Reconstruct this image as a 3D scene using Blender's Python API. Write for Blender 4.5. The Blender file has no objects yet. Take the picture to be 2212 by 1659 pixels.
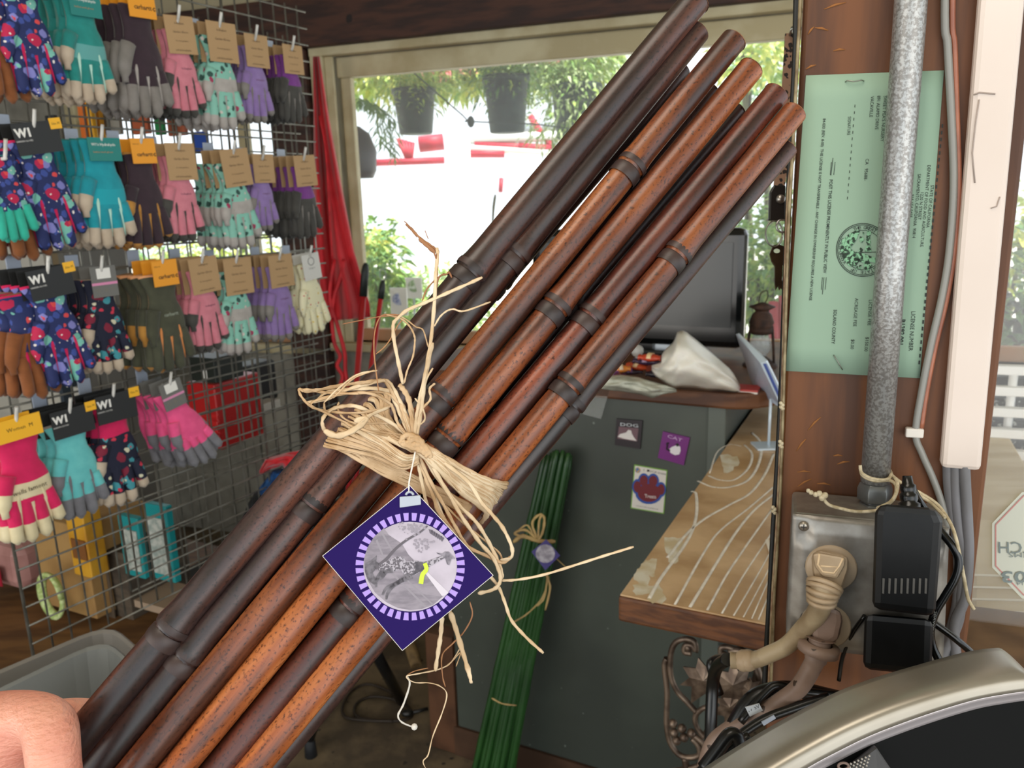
import bpy, bmesh, math, random
from mathutils import Vector as V, Matrix
random.seed(7)
C = bpy.context.scene.collection
S = bpy.context.scene
# ---------------------------------------------------------------- camera
F = 1702.0; CX, CY = 1106.0, 829.5
CAM = V((0, 0, 1.5))
_up = V((-.0275, .9737, .2264)).normalized()
_fw = V((0, 0, -1)); _yy = (_fw - _up * _fw.dot(_up)).normalized(); _xx = _yy.cross(_up)
RM = Matrix((_xx, _yy, _up))                 # camera axes -> world axes
cam = bpy.data.objects.new('camera', bpy.data.cameras.new('camera')); C.objects.link(cam)
cam.matrix_world = Matrix.Translation(CAM) @ RM.to_4x4()
cam.data.sensor_width = 36; cam.data.lens = 36 * F / 2212; cam.data.clip_start = .02; cam.data.clip_end = 200
cam.data.dof.use_dof = True; cam.data.dof.focus_distance = .43; cam.data.dof.aperture_fstop = 20
S.camera = cam
# ---------------------------------------------------------------- world, sun, lamps, exposure
S.view_settings.view_transform = 'Standard'; S.view_settings.look = 'None'
S.view_settings.gamma = 1; S.view_settings.use_curve_mapping = False
S.view_settings.exposure = 0.0
W = bpy.data.worlds.new('sky'); S.world = W; W.use_nodes = True
bg = W.node_tree.nodes['Background']; bg.inputs[0].default_value = (.86, .94, 1, 1); bg.inputs[1].default_value = 1.9
def lamp(name, kind, loc, direction, energy, color=(1, 1, 1), size=1, sizey=None):
    l = bpy.data.lights.new(name, kind); l.energy = energy; l.color = color
    if kind == 'AREA':
        l.size = size
        if sizey: l.shape = 'RECTANGLE'; l.size_y = sizey
    o = bpy.data.objects.new(name, l); C.objects.link(o); o.location = loc
    o.rotation_euler = V(direction).to_track_quat('-Z', 'Y').to_euler(); o['kind'] = 'helper'
    return o
sun = lamp('sun', 'SUN', (0, 6, 6), (-.35, .35, -1), 7.0, (1, .96, .88)); sun.data.angle = .01
lamp('overhead_fill', 'AREA', (-.3, .1, 2.42), (-.1, .15, -1), 8, (1, .90, .78), .9, .5)  # added light with no fixture modelled; fills the room from above
lamp('rear_fill', 'AREA', (1.0, -1.6, 1.6), (-.35, 1, -.12), 15, (1, .93, .84), 1.6, 1.9)  # added area light standing in for an unseen opening behind the camera
lamp('side_fill', 'AREA', (-2.2, -.7, 1.2), (1, .75, -.05), 18, (1, .86, .70), 1.3, 1.6)  # added warm fill from the left; no side doorway is modelled
# ---------------------------------------------------------------- geometry helpers
def ray(px, py): return RM @ V(((px - CX) / F, -(py - CY) / F, -1))
def at(px, py, d): return CAM + ray(px, py) * d
def m2(px, d): return px * d / F              # pixels at a depth -> metres
class PL:
    def __init__(s, p, n): s.p = V(p); s.n = V(n).normalized()
    def hit(s, px, py, off=0.0):
        r = ray(px, py); t = (s.p + s.n * off - CAM).dot(s.n) / r.dot(s.n)
        return CAM + r * t
    def shift(s, o): return PL(s.p + s.n * o, s.n)
UP = V((0, 0, 1))
FLOOR = PL((0, 0, 0), (0, 0, 1))
U = V((.944, -.329, 0)).normalized(); N = V((-.329, -.944, 0)).normalized()     # window wall: right, towards room
WALL = PL(at(1200, 450, 2.9), N)
a2 = math.radians(26.5); A2 = V((math.sin(a2), math.cos(a2), 0)); U2 = V((math.cos(a2), -math.sin(a2), 0))
a3 = math.radians(30.8); G = V((math.sin(a3), math.cos(a3), 0)); GN = V((math.cos(a3), -math.sin(a3), 0))
GRID = PL(at(200, 600, 1.55), GN)
POST = PL(at(1850, 600, .575), N)

def setp(o, label=None, cat=None, group=None, kind=None):
    if label: o['label'] = label
    if cat: o['category'] = cat
    if group: o['group'] = group
    if kind: o['kind'] = kind
    return o
def thing(name, label, cat, loc=(0, 0, 0), group=None):
    o = bpy.data.objects.new(name, None); C.objects.link(o); o.location = V(loc); o.empty_display_size = .05
    return setp(o, label, cat, group)
def worg(o):
    p = V((0, 0, 0))
    while o: p += V(o.location); o = o.parent
    return p
class MB:
    def __init__(s): s.v = []; s.f = []; s.m = []; s.sm = []; s.mi = 0
    def add(s, vs, fs, mi=None, smooth=False):
        b = len(s.v); s.v += [V(x) for x in vs]
        for f in fs: s.f.append([b + i for i in f]); s.m.append(s.mi if mi is None else mi); s.sm.append(smooth)
        return s
    def box(s, c, sz, ax=None, mi=None):
        ax = ax or (V((1, 0, 0)), V((0, 1, 0)), V((0, 0, 1))); c = V(c)
        vs = [c + ax[0] * (sx * sz[0] / 2) + ax[1] * (sy * sz[1] / 2) + ax[2] * (sz_ * sz[2] / 2) for sx in (-1, 1) for sy in (-1, 1) for sz_ in (-1, 1)]
        return s.add(vs, [(0, 1, 3, 2), (4, 6, 7, 5), (0, 4, 5, 1), (2, 3, 7, 6), (0, 2, 6, 4), (1, 5, 7, 3)], mi)
    def slab(s, pts, off, mi=None):
        n = len(pts); off = V(off); vs = [V(p) for p in pts] + [V(p) + off for p in pts]
        fs = [tuple(range(n))[::-1], tuple(range(n, 2 * n))] + [(i, (i + 1) % n, n + (i + 1) % n, n + i) for i in range(n)]
        return s.add(vs, fs, mi)
    def tube(s, pts, r, seg=8, flat=1.0, wdir=None, mi=None, caps=True, mis=None, smooth=True):
        pts = [V(p) for p in pts]; n = len(pts); rs = r if isinstance(r, (list, tuple)) else [r] * n
        vs = []; prev = None
        for i, p in enumerate(pts):
            t = (pts[min(i + 1, n - 1)] - pts[max(i - 1, 0)])
            t = t.normalized() if t.length > 1e-9 else V((0, 0, 1))
            ref = V(wdir) if wdir is not None else (prev if prev is not None else (V((0, 0, 1)) if abs(t.z) < .9 else V((1, 0, 0))))
            a = ref - t * ref.dot(t)
            if a.length < 1e-6: a = V((1, .3, .1)) - t * t.dot(V((1, .3, .1)))
            a.normalize(); b = t.cross(a); prev = a
            for k in range(seg):
                th = 2 * math.pi * k / seg
                vs.append(p + a * (math.cos(th) * rs[i]) + b * (math.sin(th) * rs[i] * flat))
        b0 = len(s.v); s.v += vs
        for i in range(n - 1):
            for k in range(seg):
                k2 = (k + 1) % seg
                s.f.append([b0 + i * seg + k, b0 + i * seg + k2, b0 + (i + 1) * seg + k2, b0 + (i + 1) * seg + k])
                s.m.append(mis[i] if mis else (s.mi if mi is None else mi)); s.sm.append(smooth)
        if caps:
            for i, rev in ((0, True), (n - 1, False)):
                f = [b0 + i * seg + k for k in range(seg)]
                s.f.append(f[::-1] if rev else f); s.m.append(mis[min(i, n - 2)] if mis else (s.mi if mi is None else mi)); s.sm.append(False)
        return s
    def ball(s, c, r, seg=10, rings=6, sc=(1, 1, 1), mi=None):
        c = V(c); b0 = len(s.v)
        for i in range(rings + 1):
            ph = math.pi * i / rings
            for k in range(seg):
                th = 2 * math.pi * k / seg
                s.v.append(c + V((math.sin(ph) * math.cos(th) * r * sc[0], math.sin(ph) * math.sin(th) * r * sc[1], math.cos(ph) * r * sc[2])))
        for i in range(rings):
            for k in range(seg):
                k2 = (k + 1) % seg
                s.f.append([b0 + i * seg + k, b0 + (i + 1) * seg + k, b0 + (i + 1) * seg + k2, b0 + i * seg + k2]); s.m.append(s.mi if mi is None else mi); s.sm.append(True)
        return s
    def grid(s, fn, nu, nv, mi=None, smooth=True):
        b0 = len(s.v)
        for j in range(nv + 1):
            for i in range(nu + 1): s.v.append(V(fn(i / nu, j / nv)))
        for j in range(nv):
            for i in range(nu):
                q = b0 + j * (nu + 1) + i
                s.f.append([q, q + 1, q + nu + 2, q + nu + 1]); s.m.append(s.mi if mi is None else mi); s.sm.append(smooth)
        return s
    def lathe(s, c, prof, axis=(0, 0, 1), seg=16, mi=None):
        ax = V(axis).normalized(); a = ax.orthogonal().normalized(); b = ax.cross(a); c = V(c); b0 = len(s.v)
        for (r, h) in prof:
            for k in range(seg):
                th = 2 * math.pi * k / seg; s.v.append(c + ax * h + (a * math.cos(th) + b * math.sin(th)) * r)
        for i in range(len(prof) - 1):
            for k in range(seg):
                k2 = (k + 1) % seg
                s.f.append([b0 + i * seg + k, b0 + i * seg + k2, b0 + (i + 1) * seg + k2, b0 + (i + 1) * seg + k]); s.m.append(s.mi if mi is None else mi); s.sm.append(True)
        return s
    def build(s, name, mats, parent=None, label=None, cat=None, group=None, kind=None, bevel=0, solid=0, sub=0, local=False):
        me = bpy.data.meshes.new(name)
        if parent is not None: org = V((0, 0, 0)) if local else worg(parent)
        else:
            org = V((0, 0, 0)) if local else sum(s.v, V((0, 0, 0))) / max(1, len(s.v))
            if not local: org.z = min(v.z for v in s.v)
        me.from_pydata([tuple(v - org) for v in s.v], [], s.f)
        if not isinstance(mats, (list, tuple)): mats = [mats]
        for m in mats: me.materials.append(m)
        me.polygons.foreach_set('material_index', [min(i, len(mats) - 1) for i in s.m])
        me.polygons.foreach_set('use_smooth', s.sm)
        me.update()
        o = bpy.data.objects.new(name, me); C.objects.link(o)
        if parent is not None: o.parent = parent
        else: o.location = org
        if solid: md = o.modifiers.new('s', 'SOLIDIFY'); md.thickness = solid; md.offset = 0
        if bevel: md = o.modifiers.new('b', 'BEVEL'); md.width = bevel; md.segments = 2; md.limit_method = 'ANGLE'
        if sub: md = o.modifiers.new('u', 'SUBSURF'); md.levels = sub; md.render_levels = sub
        return setp(o, label, cat, group, kind)
def smooth(pts, n=5):
    pts = [V(p) for p in pts]
    if len(pts) < 3: return pts
    out = []
    P = [pts[0] * 2 - pts[1]] + pts + [pts[-1] * 2 - pts[-2]]
    for i in range(1, len(P) - 2):
        for k in range(n):
            t = k / n; p0, p1, p2, p3 = P[i - 1], P[i], P[i + 1], P[i + 2]
            out.append(.5 * ((2 * p1) + (p2 - p0) * t + (2 * p0 - 5 * p1 + 4 * p2 - p3) * t * t + (3 * p1 - p0 - 3 * p2 + p3) * t ** 3))
    return out + [pts[-1]]
def spx(pts, n=5):   # smooth (px,py,depth) list into world points
    return smooth([at(*p) for p in pts], n)
# ---------------------------------------------------------------- materials
def lin(h):
    h = h.lstrip('#'); r = [int(h[i:i + 2], 16) / 255 for i in (0, 2, 4)]
    return tuple([(c / 12.92 if c <= .04045 else ((c + .055) / 1.055) ** 2.4) for c in r] + [1])
_mc = {}
def mat(name, col, col2=None, rough=.6, metal=0, scale=20, stretch=(1, 1, 1), bump=0, bscale=None, spec=.5, trans=0, emit=0, alpha=1, lo=.4, hi=.6, detail=4, rot=None, sheen=0, sss=0, coords='Object', spots=None):
    if name in _mc: return _mc[name]
    m = bpy.data.materials.new(name); m.use_nodes = True; nt = m.node_tree; b = nt.nodes['Principled BSDF']; L = nt.links.new
    b.inputs['Roughness'].default_value = rough; b.inputs['Metallic'].default_value = metal
    b.inputs['Specular IOR Level'].default_value = spec; b.inputs['Base Color'].default_value = lin(col)
    if trans: b.inputs['Transmission Weight'].default_value = trans
    if sheen: b.inputs['Sheen Weight'].default_value = sheen
    if sss: b.inputs['Subsurface Weight'].default_value = sss; b.inputs['Subsurface Radius'].default_value = (.01, .004, .002)
    if alpha < 1: b.inputs['Alpha'].default_value = alpha
    if emit: b.inputs['Emission Color'].default_value = lin(col); b.inputs['Emission Strength'].default_value = emit
    out = None
    if col2 or bump:
        tc = nt.nodes.new('ShaderNodeTexCoord'); mp = nt.nodes.new('ShaderNodeMapping'); mp.inputs['Scale'].default_value = stretch
        if rot: mp.inputs['Rotation'].default_value = rot
        L(tc.outputs[coords], mp.inputs[0])
    if col2:
        no = nt.nodes.new('ShaderNodeTexNoise'); no.inputs['Scale'].default_value = scale; no.inputs['Detail'].default_value = detail
        L(mp.outputs[0], no.inputs[0]); cr = nt.nodes.new('ShaderNodeValToRGB'); e = cr.color_ramp.elements
        e[0].position = lo; e[1].position = hi; e[0].color = lin(col); e[1].color = lin(col2)
        L(no.outputs[0], cr.inputs[0]); out = cr.outputs[0]
    if spots:   # list of (color, scale, threshold, softness) voronoi blobs, applied in order
        if not out:
            tc = nt.nodes.new('ShaderNodeTexCoord'); mp = nt.nodes.new('ShaderNodeMapping'); L(tc.outputs[coords], mp.inputs[0])
            rgb = nt.nodes.new('ShaderNodeRGB'); rgb.outputs[0].default_value = lin(col); out = rgb.outputs[0]
        for i, (sc_, s_, th_) in enumerate(spots):
            vo = nt.nodes.new('ShaderNodeTexVoronoi'); vo.inputs['Scale'].default_value = s_
            mp2 = nt.nodes.new('ShaderNodeMapping'); mp2.inputs['Location'].default_value = (i * 3.7, i * 1.3, i * 2.1)
            L(tc.outputs[coords], mp2.inputs[0])
            nn = nt.nodes.new('ShaderNodeTexNoise'); nn.inputs['Scale'].default_value = s_ * 2.2
            L(mp2.outputs[0], nn.inputs[0])
            L(mp2.outputs[0], vo.inputs[0])
            ad = nt.nodes.new('ShaderNodeMath'); ad.operation = 'MULTIPLY_ADD'; ad.inputs[1].default_value = .5; L(nn.outputs[0], ad.inputs[0]); L(vo.outputs['Distance'], ad.inputs[2])
            lt = nt.nodes.new('ShaderNodeMath'); lt.operation = 'LESS_THAN'; lt.inputs[1].default_value = th_ + .25; L(ad.outputs[0], lt.inputs[0])
            mx = nt.nodes.new('ShaderNodeMix'); mx.data_type = 'RGBA'; L(lt.outputs[0], mx.inputs[0]); L(out, mx.inputs[6]); mx.inputs[7].default_value = lin(sc_); out = mx.outputs[2]
    if out: L(out, b.inputs['Base Color'])
    if bump:
        nb = nt.nodes.new('ShaderNodeTexNoise'); nb.inputs['Scale'].default_value = bscale or scale; nb.inputs['Detail'].default_value = 6; L(mp.outputs[0], nb.inputs[0])
        bp = nt.nodes.new('ShaderNodeBump'); bp.inputs['Strength'].default_value = bump; bp.inputs['Distance'].default_value = .002
        L(nb.outputs[0], bp.inputs['Height']); L(bp.outputs[0], b.inputs['Normal'])
    _mc[name] = m; return m
def plain(h, rough=.6, **k): return mat('plain_' + h.strip('#') + str(rough) + str(sorted(k.items())), h, rough=rough, **k)
INK = mat('ink', '#1d2420', rough=.7)
def rect_on(pl, x0, y0, x1, y1, off=0.0): return [pl.hit(x0, y0, off), pl.hit(x1, y0, off), pl.hit(x1, y1, off), pl.hit(x0, y1, off)]
def text(s, pl, p0, p1, hpx, m, parent, off=.0006, name='lettering', mirror=False, bold=0):
    """lettering printed on plane pl, baseline from pixel p0 to p1, cap height hpx"""
    a = pl.hit(p0[0], p0[1], off); b = pl.hit(p1[0], p1[1], off); ex = (b - a); w = ex.length; ex.normalize()
    nn = pl.n if pl.n.dot(CAM - a) > 0 else -pl.n
    ey = nn.cross(ex)
    if mirror: ey = -ey
    cu = bpy.data.curves.new('t', 'FONT'); cu.body = s; cu.size = 1; cu.offset = bold; cu.resolution_u = 2
    to = bpy.data.objects.new('t', cu); me = bpy.data.meshes.new_from_object(to)
    xs = [v.co.x for v in me.vertices]
    if not xs: return
    d = (a - CAM).dot(ray(CX, CY)); h = m2(hpx, d) / .69; x0, x1 = min(xs), max(xs); org = worg(parent)
    for v in me.vertices: v.co = a + ex * ((v.co.x - x0) / (x1 - x0) * w) + ey * (v.co.y * h) - org
    me.materials.clear(); me.materials.append(m); me.name = name
    o = bpy.data.objects.new(name, me); C.objects.link(o); o.parent = parent
    bpy.data.objects.remove(to); bpy.data.curves.remove(cu)
    return o
def pbox(name, rect, d, thick, m, parent=None, yaw=(U, N), bevel=.002, **k):
    """a box whose front face fills the pixel rectangle at depth d"""
    x0, y0, x1, y1 = rect; c = at((x0 + x1) / 2, (y0 + y1) / 2, d); w = m2(abs(x1 - x0), d) / abs(yaw[0].dot(_xxw)); h = m2(abs(y1 - y0), d)
    b = MB(); b.box(c - yaw[1] * (thick / 2), (w, thick, h), (yaw[0], yaw[1], UP))
    return b.build(name, m, parent, bevel=bevel, **k)
_xxw = V((1, 0, 0))
# ================================================================ STRUCTURE
M_cream = mat('cream_paint', '#b8ad90', '#a99d80', rough=.7, scale=3, bump=.15, bscale=60)
M_jamb = mat('window_paint', '#c9bf9c', '#b3a57f', rough=.5, scale=6, bump=.1)
M_beam = mat('dark_stained_beam', '#4a2c20', '#2f1c17', rough=.65, scale=6, stretch=(1, 1, 6), bump=.3, spots=[('#1c1210', 7, .08)])
M_wallgrey = mat('grey_wall_boards', '#9a968a', '#827e74', rough=.8, scale=8, bump=.2)
M_floor = mat('concrete_floor', '#6f5f47', '#4c4030', rough=.85, scale=9, bump=.6, bscale=60, spots=[('#332a20', 22, .1)])
M_bwood = mat('brown_post', '#6e3f18', '#4c290e', rough=.55, scale=7, stretch=(6, 6, .6), bump=.25, bscale=14, spots=[('#3a1a0d', 45, .02)])
M_ceil = mat('ceiling_paint', '#b5ab8c', '#a39877', rough=.8, scale=2)
wp = WALL.p.copy(); wp.z = 0
def uo(px, py): return (WALL.hit(px, py) - WALL.p).dot(U)
def zo(px, py, pl=None): return (pl or WALL).hit(px, py).z
def wb(mb, u0, u1, z0, z1, t0=0.0, t1=.1, mi=0):   # box in wall coordinates; t behind (+) or in front (-) of the wall face
    c = wp + U * ((u0 + u1) / 2) + UP * ((z0 + z1) / 2) - N * ((t0 + t1) / 2)
    return mb.box(c, (abs(u1 - u0), abs(t1 - t0), abs(z1 - z0)), (U, N, UP), mi)
zt, zb = 2.062, .944
u1l, u1r = uo(742, 420), uo(742, 420) + 3.2
u2l, u2r = uo(210, 420), uo(655, 420)
CZ = 2.52
w = MB(); wb(w, u1l - .28 - (u1l - u2r) * 0, u1l, 0, CZ); wb(w, u1l, u1r, 0, zb); wb(w, u1l, u1r, zt, CZ); wb(w, u1r, u1r + 1, 0, CZ)
wb(w, u2l, u1l - .28, 0, zb - .02); wb(w, u2l, u1l - .28, zt, CZ); wb(w, u2l - 2.0, u2l, 0, CZ)
w.build('wall_back', M_wallgrey, kind='structure')
# lap boards below the main window
for i in range(5):
    b = MB(); wb(b, u1l - .02, u1r, zb - .19 * (i + 1) + .006, zb - .19 * i - .03 * (i == 0), -.014, 0); b.build('board', M_wallgrey, bpy.data.objects['wall_back'], bevel=.004)
b = MB(); wb(b, uo(0, 60) - .6, u1r, zt + .03, zo(400, 34), -.07, 0); wb(b, uo(0, 60) - .6, u1r, zo(400, 34), CZ, -.02, 0, 1)
b.build('beam', [M_beam, M_cream], kind='structure', bevel=.004)
b = MB(); wb(b, u1l - .28, u1l - .1, 0, zt + .03, -.05, 0); b.build('corner_post', M_beam, kind='structure', bevel=.004)
c0 = MB(); c0.box((.2, 1.2, CZ + .03), (6, 6.6, .06)); c0.build('ceiling', M_ceil, kind='structure')
fl = MB(); fl.box((.2, 1.0, -.03), (7, 6.6, .06)); fl.build('floor', M_floor, kind='structure')
M_glass = mat('window_glass', '#ffffff', rough=.02, alpha=.10, spec=.35)
def window(name, u0, u1, z0, z1, mull=()):
    o = thing(name, None, None, wp + U * u0 + UP * z0); del_ = o; o['kind'] = 'structure'
    b = MB(); wb(b, u0 - .09, u0 - .035, z0 - .03, z1 + .05, -.03, .02); b.build('casing', M_jamb, o, bevel=.004)
    b = MB(); wb(b, u0 - .035, u0, z0, z1, -.012, .10); b.build('jamb', M_jamb, o, bevel=.003)
    b = MB(); wb(b, u0, u0 + .045, z0, z1, .04, .07); b.build('sash_stile', M_jamb, o, bevel=.003)
    b = MB(); wb(b, u1, u1 + .07, z0 - .03, z1 + .05, -.03, .10); b.build('casing', M_jamb, o, bevel=.004)
    b = MB(); wb(b, u0 - .09, u1 + .07, z1, z1 + .045, -.035, .10); b.build('head_trim', M_jamb, o, bevel=.005)
    b = MB(); wb(b, u0 - .035, u1, z1 - .075, z1, .02, .07); b.build('head_rail', M_jamb, o, bevel=.004)
    b = MB(); wb(b, u0 - .09, u1 + .07, z0 - .035, z0, -.05, .10); b.build('sill', M_jamb, o, bevel=.006)
    b = MB(); wb(b, u0, u1, z0, z0 + .05, .03, .07); b.build('bottom_rail', mat('warm_rail', '#c08a62', '#b08a66', scale=5, rough=.6), o, bevel=.004)
    for mu in mull:
        b = MB(); wb(b, mu - .02, mu + .02, z0, z1, .03, .07); b.build('mullion', M_jamb, o, bevel=.003)
    b = MB(); wb(b, u0, u1, z0 + .04, z1 - .06, .05, .053); b.build('glass_pane', M_glass, o)
    return o
window('window_1', u1l, u1r, zb, zt)
window('window_2', u2l, u2r, zb - .02, zt - .02, mull=(uo(525, 420),))
# left wall far behind the rack, closes the room
lw = MB(); q = wp + U * (u2l - 1.2); lw.box(q + V((0, -1.6, CZ / 2)), (.08, 4.2, CZ)); lw.build('wall_left', mat('dim_wall', '#6b6353', '#575041', rough=.9, scale=4), kind='structure')
# ================================================================ OUTSIDE
gr = MB(); gr.box((0, 13, -.11), (50, 19, .1)); gr.build('ground', mat('sunlit_gravel', '#e8e4da', '#d5d0c4', rough=.9, scale=30, bump=.3), kind='structure')
M_fern = mat('fern_leaf', '#c4dc7c', '#86b458', rough=.6, scale=14)  # leaf colours lightened, so the outdoor haze sits in the foliage colour
M_yg = mat('sunlit_leaf', '#f0f08c', '#c8dc6c', rough=.6, scale=10)
M_dk = mat('dark_leaf', '#98c07c', '#6f9f66', rough=.6, scale=10)
M_sage = mat('sage_leaf', '#d0dcac', '#aac484', rough=.6, scale=10)
def leaf(mb, p, d, w, L, up=None, droop=.25, mi=0):
    d = V(d).normalized(); s_ = d.cross(V((random.uniform(-.3, .3), random.uniform(-.3, .3), 1))); s_ = s_.normalized() if s_.length > 1e-4 else V((1, 0, 0))
    p = V(p); a = p + d * L * .5; e = p + d * L - UP * L * droop
    mb.add([p, a + s_ * w / 2, e, a - s_ * w / 2], [(0, 1, 2, 3)], mi)
def clump(name, c, rad, n, L, w, m, parent, kind='stuff', droop=.4, label=None, cat=None, group=None):
    b = MB(); c = V(c)
    for _ in range(n):
        q = V((random.gauss(0, 1), random.gauss(0, 1), random.gauss(0, 1))); q = q.normalized() * (random.random() ** .45)
        p = c + V((q.x * rad[0], q.y * rad[1], q.z * rad[2]))
        leaf(b, p, V((q.x + random.uniform(-.6, .6), q.y + random.uniform(-.6, .6), q.z * .4 + random.uniform(-.4, .5))), w * random.uniform(.6, 1.2), L * random.uniform(.6, 1.3), droop=droop, mi=random.choice((0, 0, 1)))
    return b.build(name, m, parent, label, cat, group, kind)
M_pot = mat('black_plastic_pot', '#465854', '#3a4a47', rough=.6, scale=30, bump=.2)  # pot colour lightened to go with the hazy foliage
def hpot(x0, x1, y0, y1, d, label, mats, nf=420, rw=1.25, rh=.75):
    c = at((x0 + x1) / 2, y1, d); r = m2((x1 - x0) / 2, d); h = m2(y1 - y0, d); o = thing('hanging_pot', label, 'plant', c)
    b = MB(); b.lathe(c, [(.0, 0), (r * .72, 0), (r * .76, h * .03), (r * .95, h * .9), (r * 1.03, h * .9), (r * 1.03, h), (r * .93, h), (r * .9, h * .85), (0, h * .85)], seg=20); b.build('pot', M_pot, o)
    b = MB(); top = c + UP * (h + .42)
    for k in range(3):
        th = k * 2.09; b.tube([c + UP * h + V((math.cos(th) * r, math.sin(th) * r, 0)), top], .0025, 5)
    b.tube([top, top + UP * .5], .0025, 5); b.build('hanger', plain('#3a4a44'), o)
    clump('foliage', c + UP * (h * 1.25), (r * rw * 1.6, r * rw, h * rh * 1.2), int(nf * 2.2), r * .45, r * .12, mats, o)
    b = MB()
    for k in range(46):      # arching fronds with leaflets
        th = random.uniform(0, 6.28); L = r * random.uniform(1.2, 2.3); hh = random.uniform(.2, 1.0) * h
        p0 = c + UP * h + V((math.cos(th), math.sin(th), 0)) * r * .5
        for j in range(14):
            t = j / 13; p = p0 + V((math.cos(th), math.sin(th), 0)) * (L * t) + UP * (hh * math.sin(t * 2.6) - h * .7 * t * t)
            for s_ in (-1, 1): leaf(b, p, V((-math.sin(th) * s_, math.cos(th) * s_, -.2)), r * .09, r * .26 * (1.1 - t), mi=k % 2)
    b.build('fronds', mats, o, kind='stuff')
    return o
hpot(852, 946, 198, 290, 4.3, 'dark hanging pot with trailing fern, seen through the window beside its corner jamb', [M_fern, M_yg])
hpot(1046, 1146, 172, 287, 3.9, 'dark hanging pot with thick green vine, in the middle of the window', [M_dk, M_fern])
hpot(1190, 1300, 190, 300, 5.0, 'hanging basket of pale sage foliage right of the two dark pots', [M_sage, M_fern], nf=1300, rw=1.7, rh=1.5)
cl = thing('flowering_vine', 'yellow-green vine with pink blooms along the top of the window view', 'plant', at(1050, 120, 5.2))
for px in range(790, 1330, 60): clump('foliage', at(px, 150 - (px - 790) * .05, 5.2), (.24, .2, .17), 320, .12, .05, [M_yg, M_fern], cl)
for px, py in ((905, 135), (1010, 130), (1180, 120), (960, 150), (1650, 60)): clump('blossom', at(px, py, 5.0), (.12, .1, .06), 60, .05, .03, [plain('#e88a8a'), plain('#e8b090')], cl)
def bush(px, py, d, rad, n, mats, label, L=.1, w=.045):
    c = at(px, py, d); o = thing('bush', label, 'shrub', (c.x, c.y, -.06))
    clump('foliage', c, rad, n, L, w, mats, o)
    b = MB()
    for k in range(4): b.tube([V((c.x + random.uniform(-.1, .1), c.y, -.06)), V((c.x + random.uniform(-.2, .2), c.y, c.z))], .015, 6)
    b.build('stem', plain('#6a6a50'), o)
bush(815, 610, 5.2, (.22, .25, .42), 900, [M_fern, M_dk], 'green bush outside at the foot of the corner jamb')
bush(800, 530, 6.2, (.16, .2, .14), 300, [M_yg, plain('#f2e46a')], 'yellow-flowering shrub above the green bush by the corner jamb')
bush(950, 660, 6.9, (.45, .3, .36), 1200, [M_fern, M_sage], 'low pale green shrub outside behind the plant signs')
bush(1655, 600, 4.6, (.3, .25, .55), 1200, [M_fern, M_dk], 'leafy green shrub outside between monitor and post')
bush(1655, 110, 5.0, (.35, .3, .2), 500, [M_yg, M_fern], 'bright tree branch outside above the cane ends')
bush(1680, 210, 6.5, (.4, .3, .5), 900, [M_dk, M_sage], 'grey-green conifer outside beyond the cane ends')
bush(2208, 520, 4.3, (.3, .3, .35), 500, [M_yg, M_dk], 'sunlit shrub outside right of the post')
bush(500, 560, 6, (.6, .3, .25), 700, [M_yg, M_sage], 'pale shrub outside seen through the glove rack')
bush(200, 560, 7.2, (.8, .3, .35), 900, [M_dk, M_yg], 'leafy hedge outside seen through the rack beside the hedge trimmings')
# frond hanging at left, leafy palm behind right pots
b = MB()
for k in range(14):
    p = spx([(775, 210, 4.0), (800 + k * 4, 220 + k * 3, 4.0), (815 + k * 3, 300 + k * 3, 4.05)], 6)
    for j, q in enumerate(p): leaf(b, q, V((random.uniform(-1, 1), .2, -.6)), .012, .06)
b.build('palm_frond', M_dk, None, 'drooping dark green frond beside the left dark pot', 'plant', kind='thing')
# signs, posts, red trusses, chair
M_white = mat('sun_white', '#f4f4f0', rough=.6); M_red = mat('red_paint_outdoor', '#c8384a', '#b02f40', rough=.5, scale=5); M_metal_o = plain('#aeb6bc', .4, metal=.6)
def sign(rect, d, label, inner):
    o = thing('plant_sign', label, 'sign', at(rect[0], rect[3], d))
    pbox('board', rect, d, .01, M_white, o)
    x0, y0, x1, y1 = rect; c = at((x0 + x1) / 2, y0 * .6 + y1 * .4, d - .008); b = MB()
    b.lathe(c, [(0, 0), (m2((x1 - x0) * .36, d), 0), (m2((x1 - x0) * .36, d), -.004)], axis=ray(x0, y0) * -1, seg=16); b.build('picture', inner, o)
    b = MB(); e = at((x0 + x1) / 2, y1, d + .01); b.tube([e, V((e.x, e.y, -.06))], .006, 6); b.build('stake', M_metal_o, o)
sign((842, 622, 880, 682), 4.4, 'white plant sign with blue round picture outside the window', mat('blue_bloom', '#6f86c8', '#dfe6ff', scale=40))
sign((876, 600, 912, 645), 4.7, 'white plant sign with green leaf picture, behind the blue one', mat('green_bloom', '#86b070', '#f0fff0', scale=40))
o = thing('red_trellis_roof', 'red and white lattice canopy frame outside below the pots', 'canopy', at(1100, 340, 7))
def bar(px0, py0, px1, py1, d, r, m, name='bar', parent=o, d2=None):
    b = MB(); b.tube([at(px0, py0, d), at(px1, py1, d2 or d)], r, 6); return b.build(name, m, parent)
for k in range(5): bar(860 + k * 8, 300 + k * 2, 880 + k * 2, 345, 7, .018, M_red)
bar(800, 352, 960, 346, 7, .03, M_red); bar(905, 312, 958, 306, 7, .07, M_red); bar(1000, 332, 1090, 332, 7, .035, M_red); bar(1025, 312, 1180, 322, 7, .035, M_red)
bar(1010, 300, 1300, 292, 7, .045, M_white); bar(1000, 318, 1200, 330, 7, .035, M_white); bar(1180, 300, 1215, 345, 7, .03, M_red); bar(1120, 318, 1190, 322, 7, .04, M_red)
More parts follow.
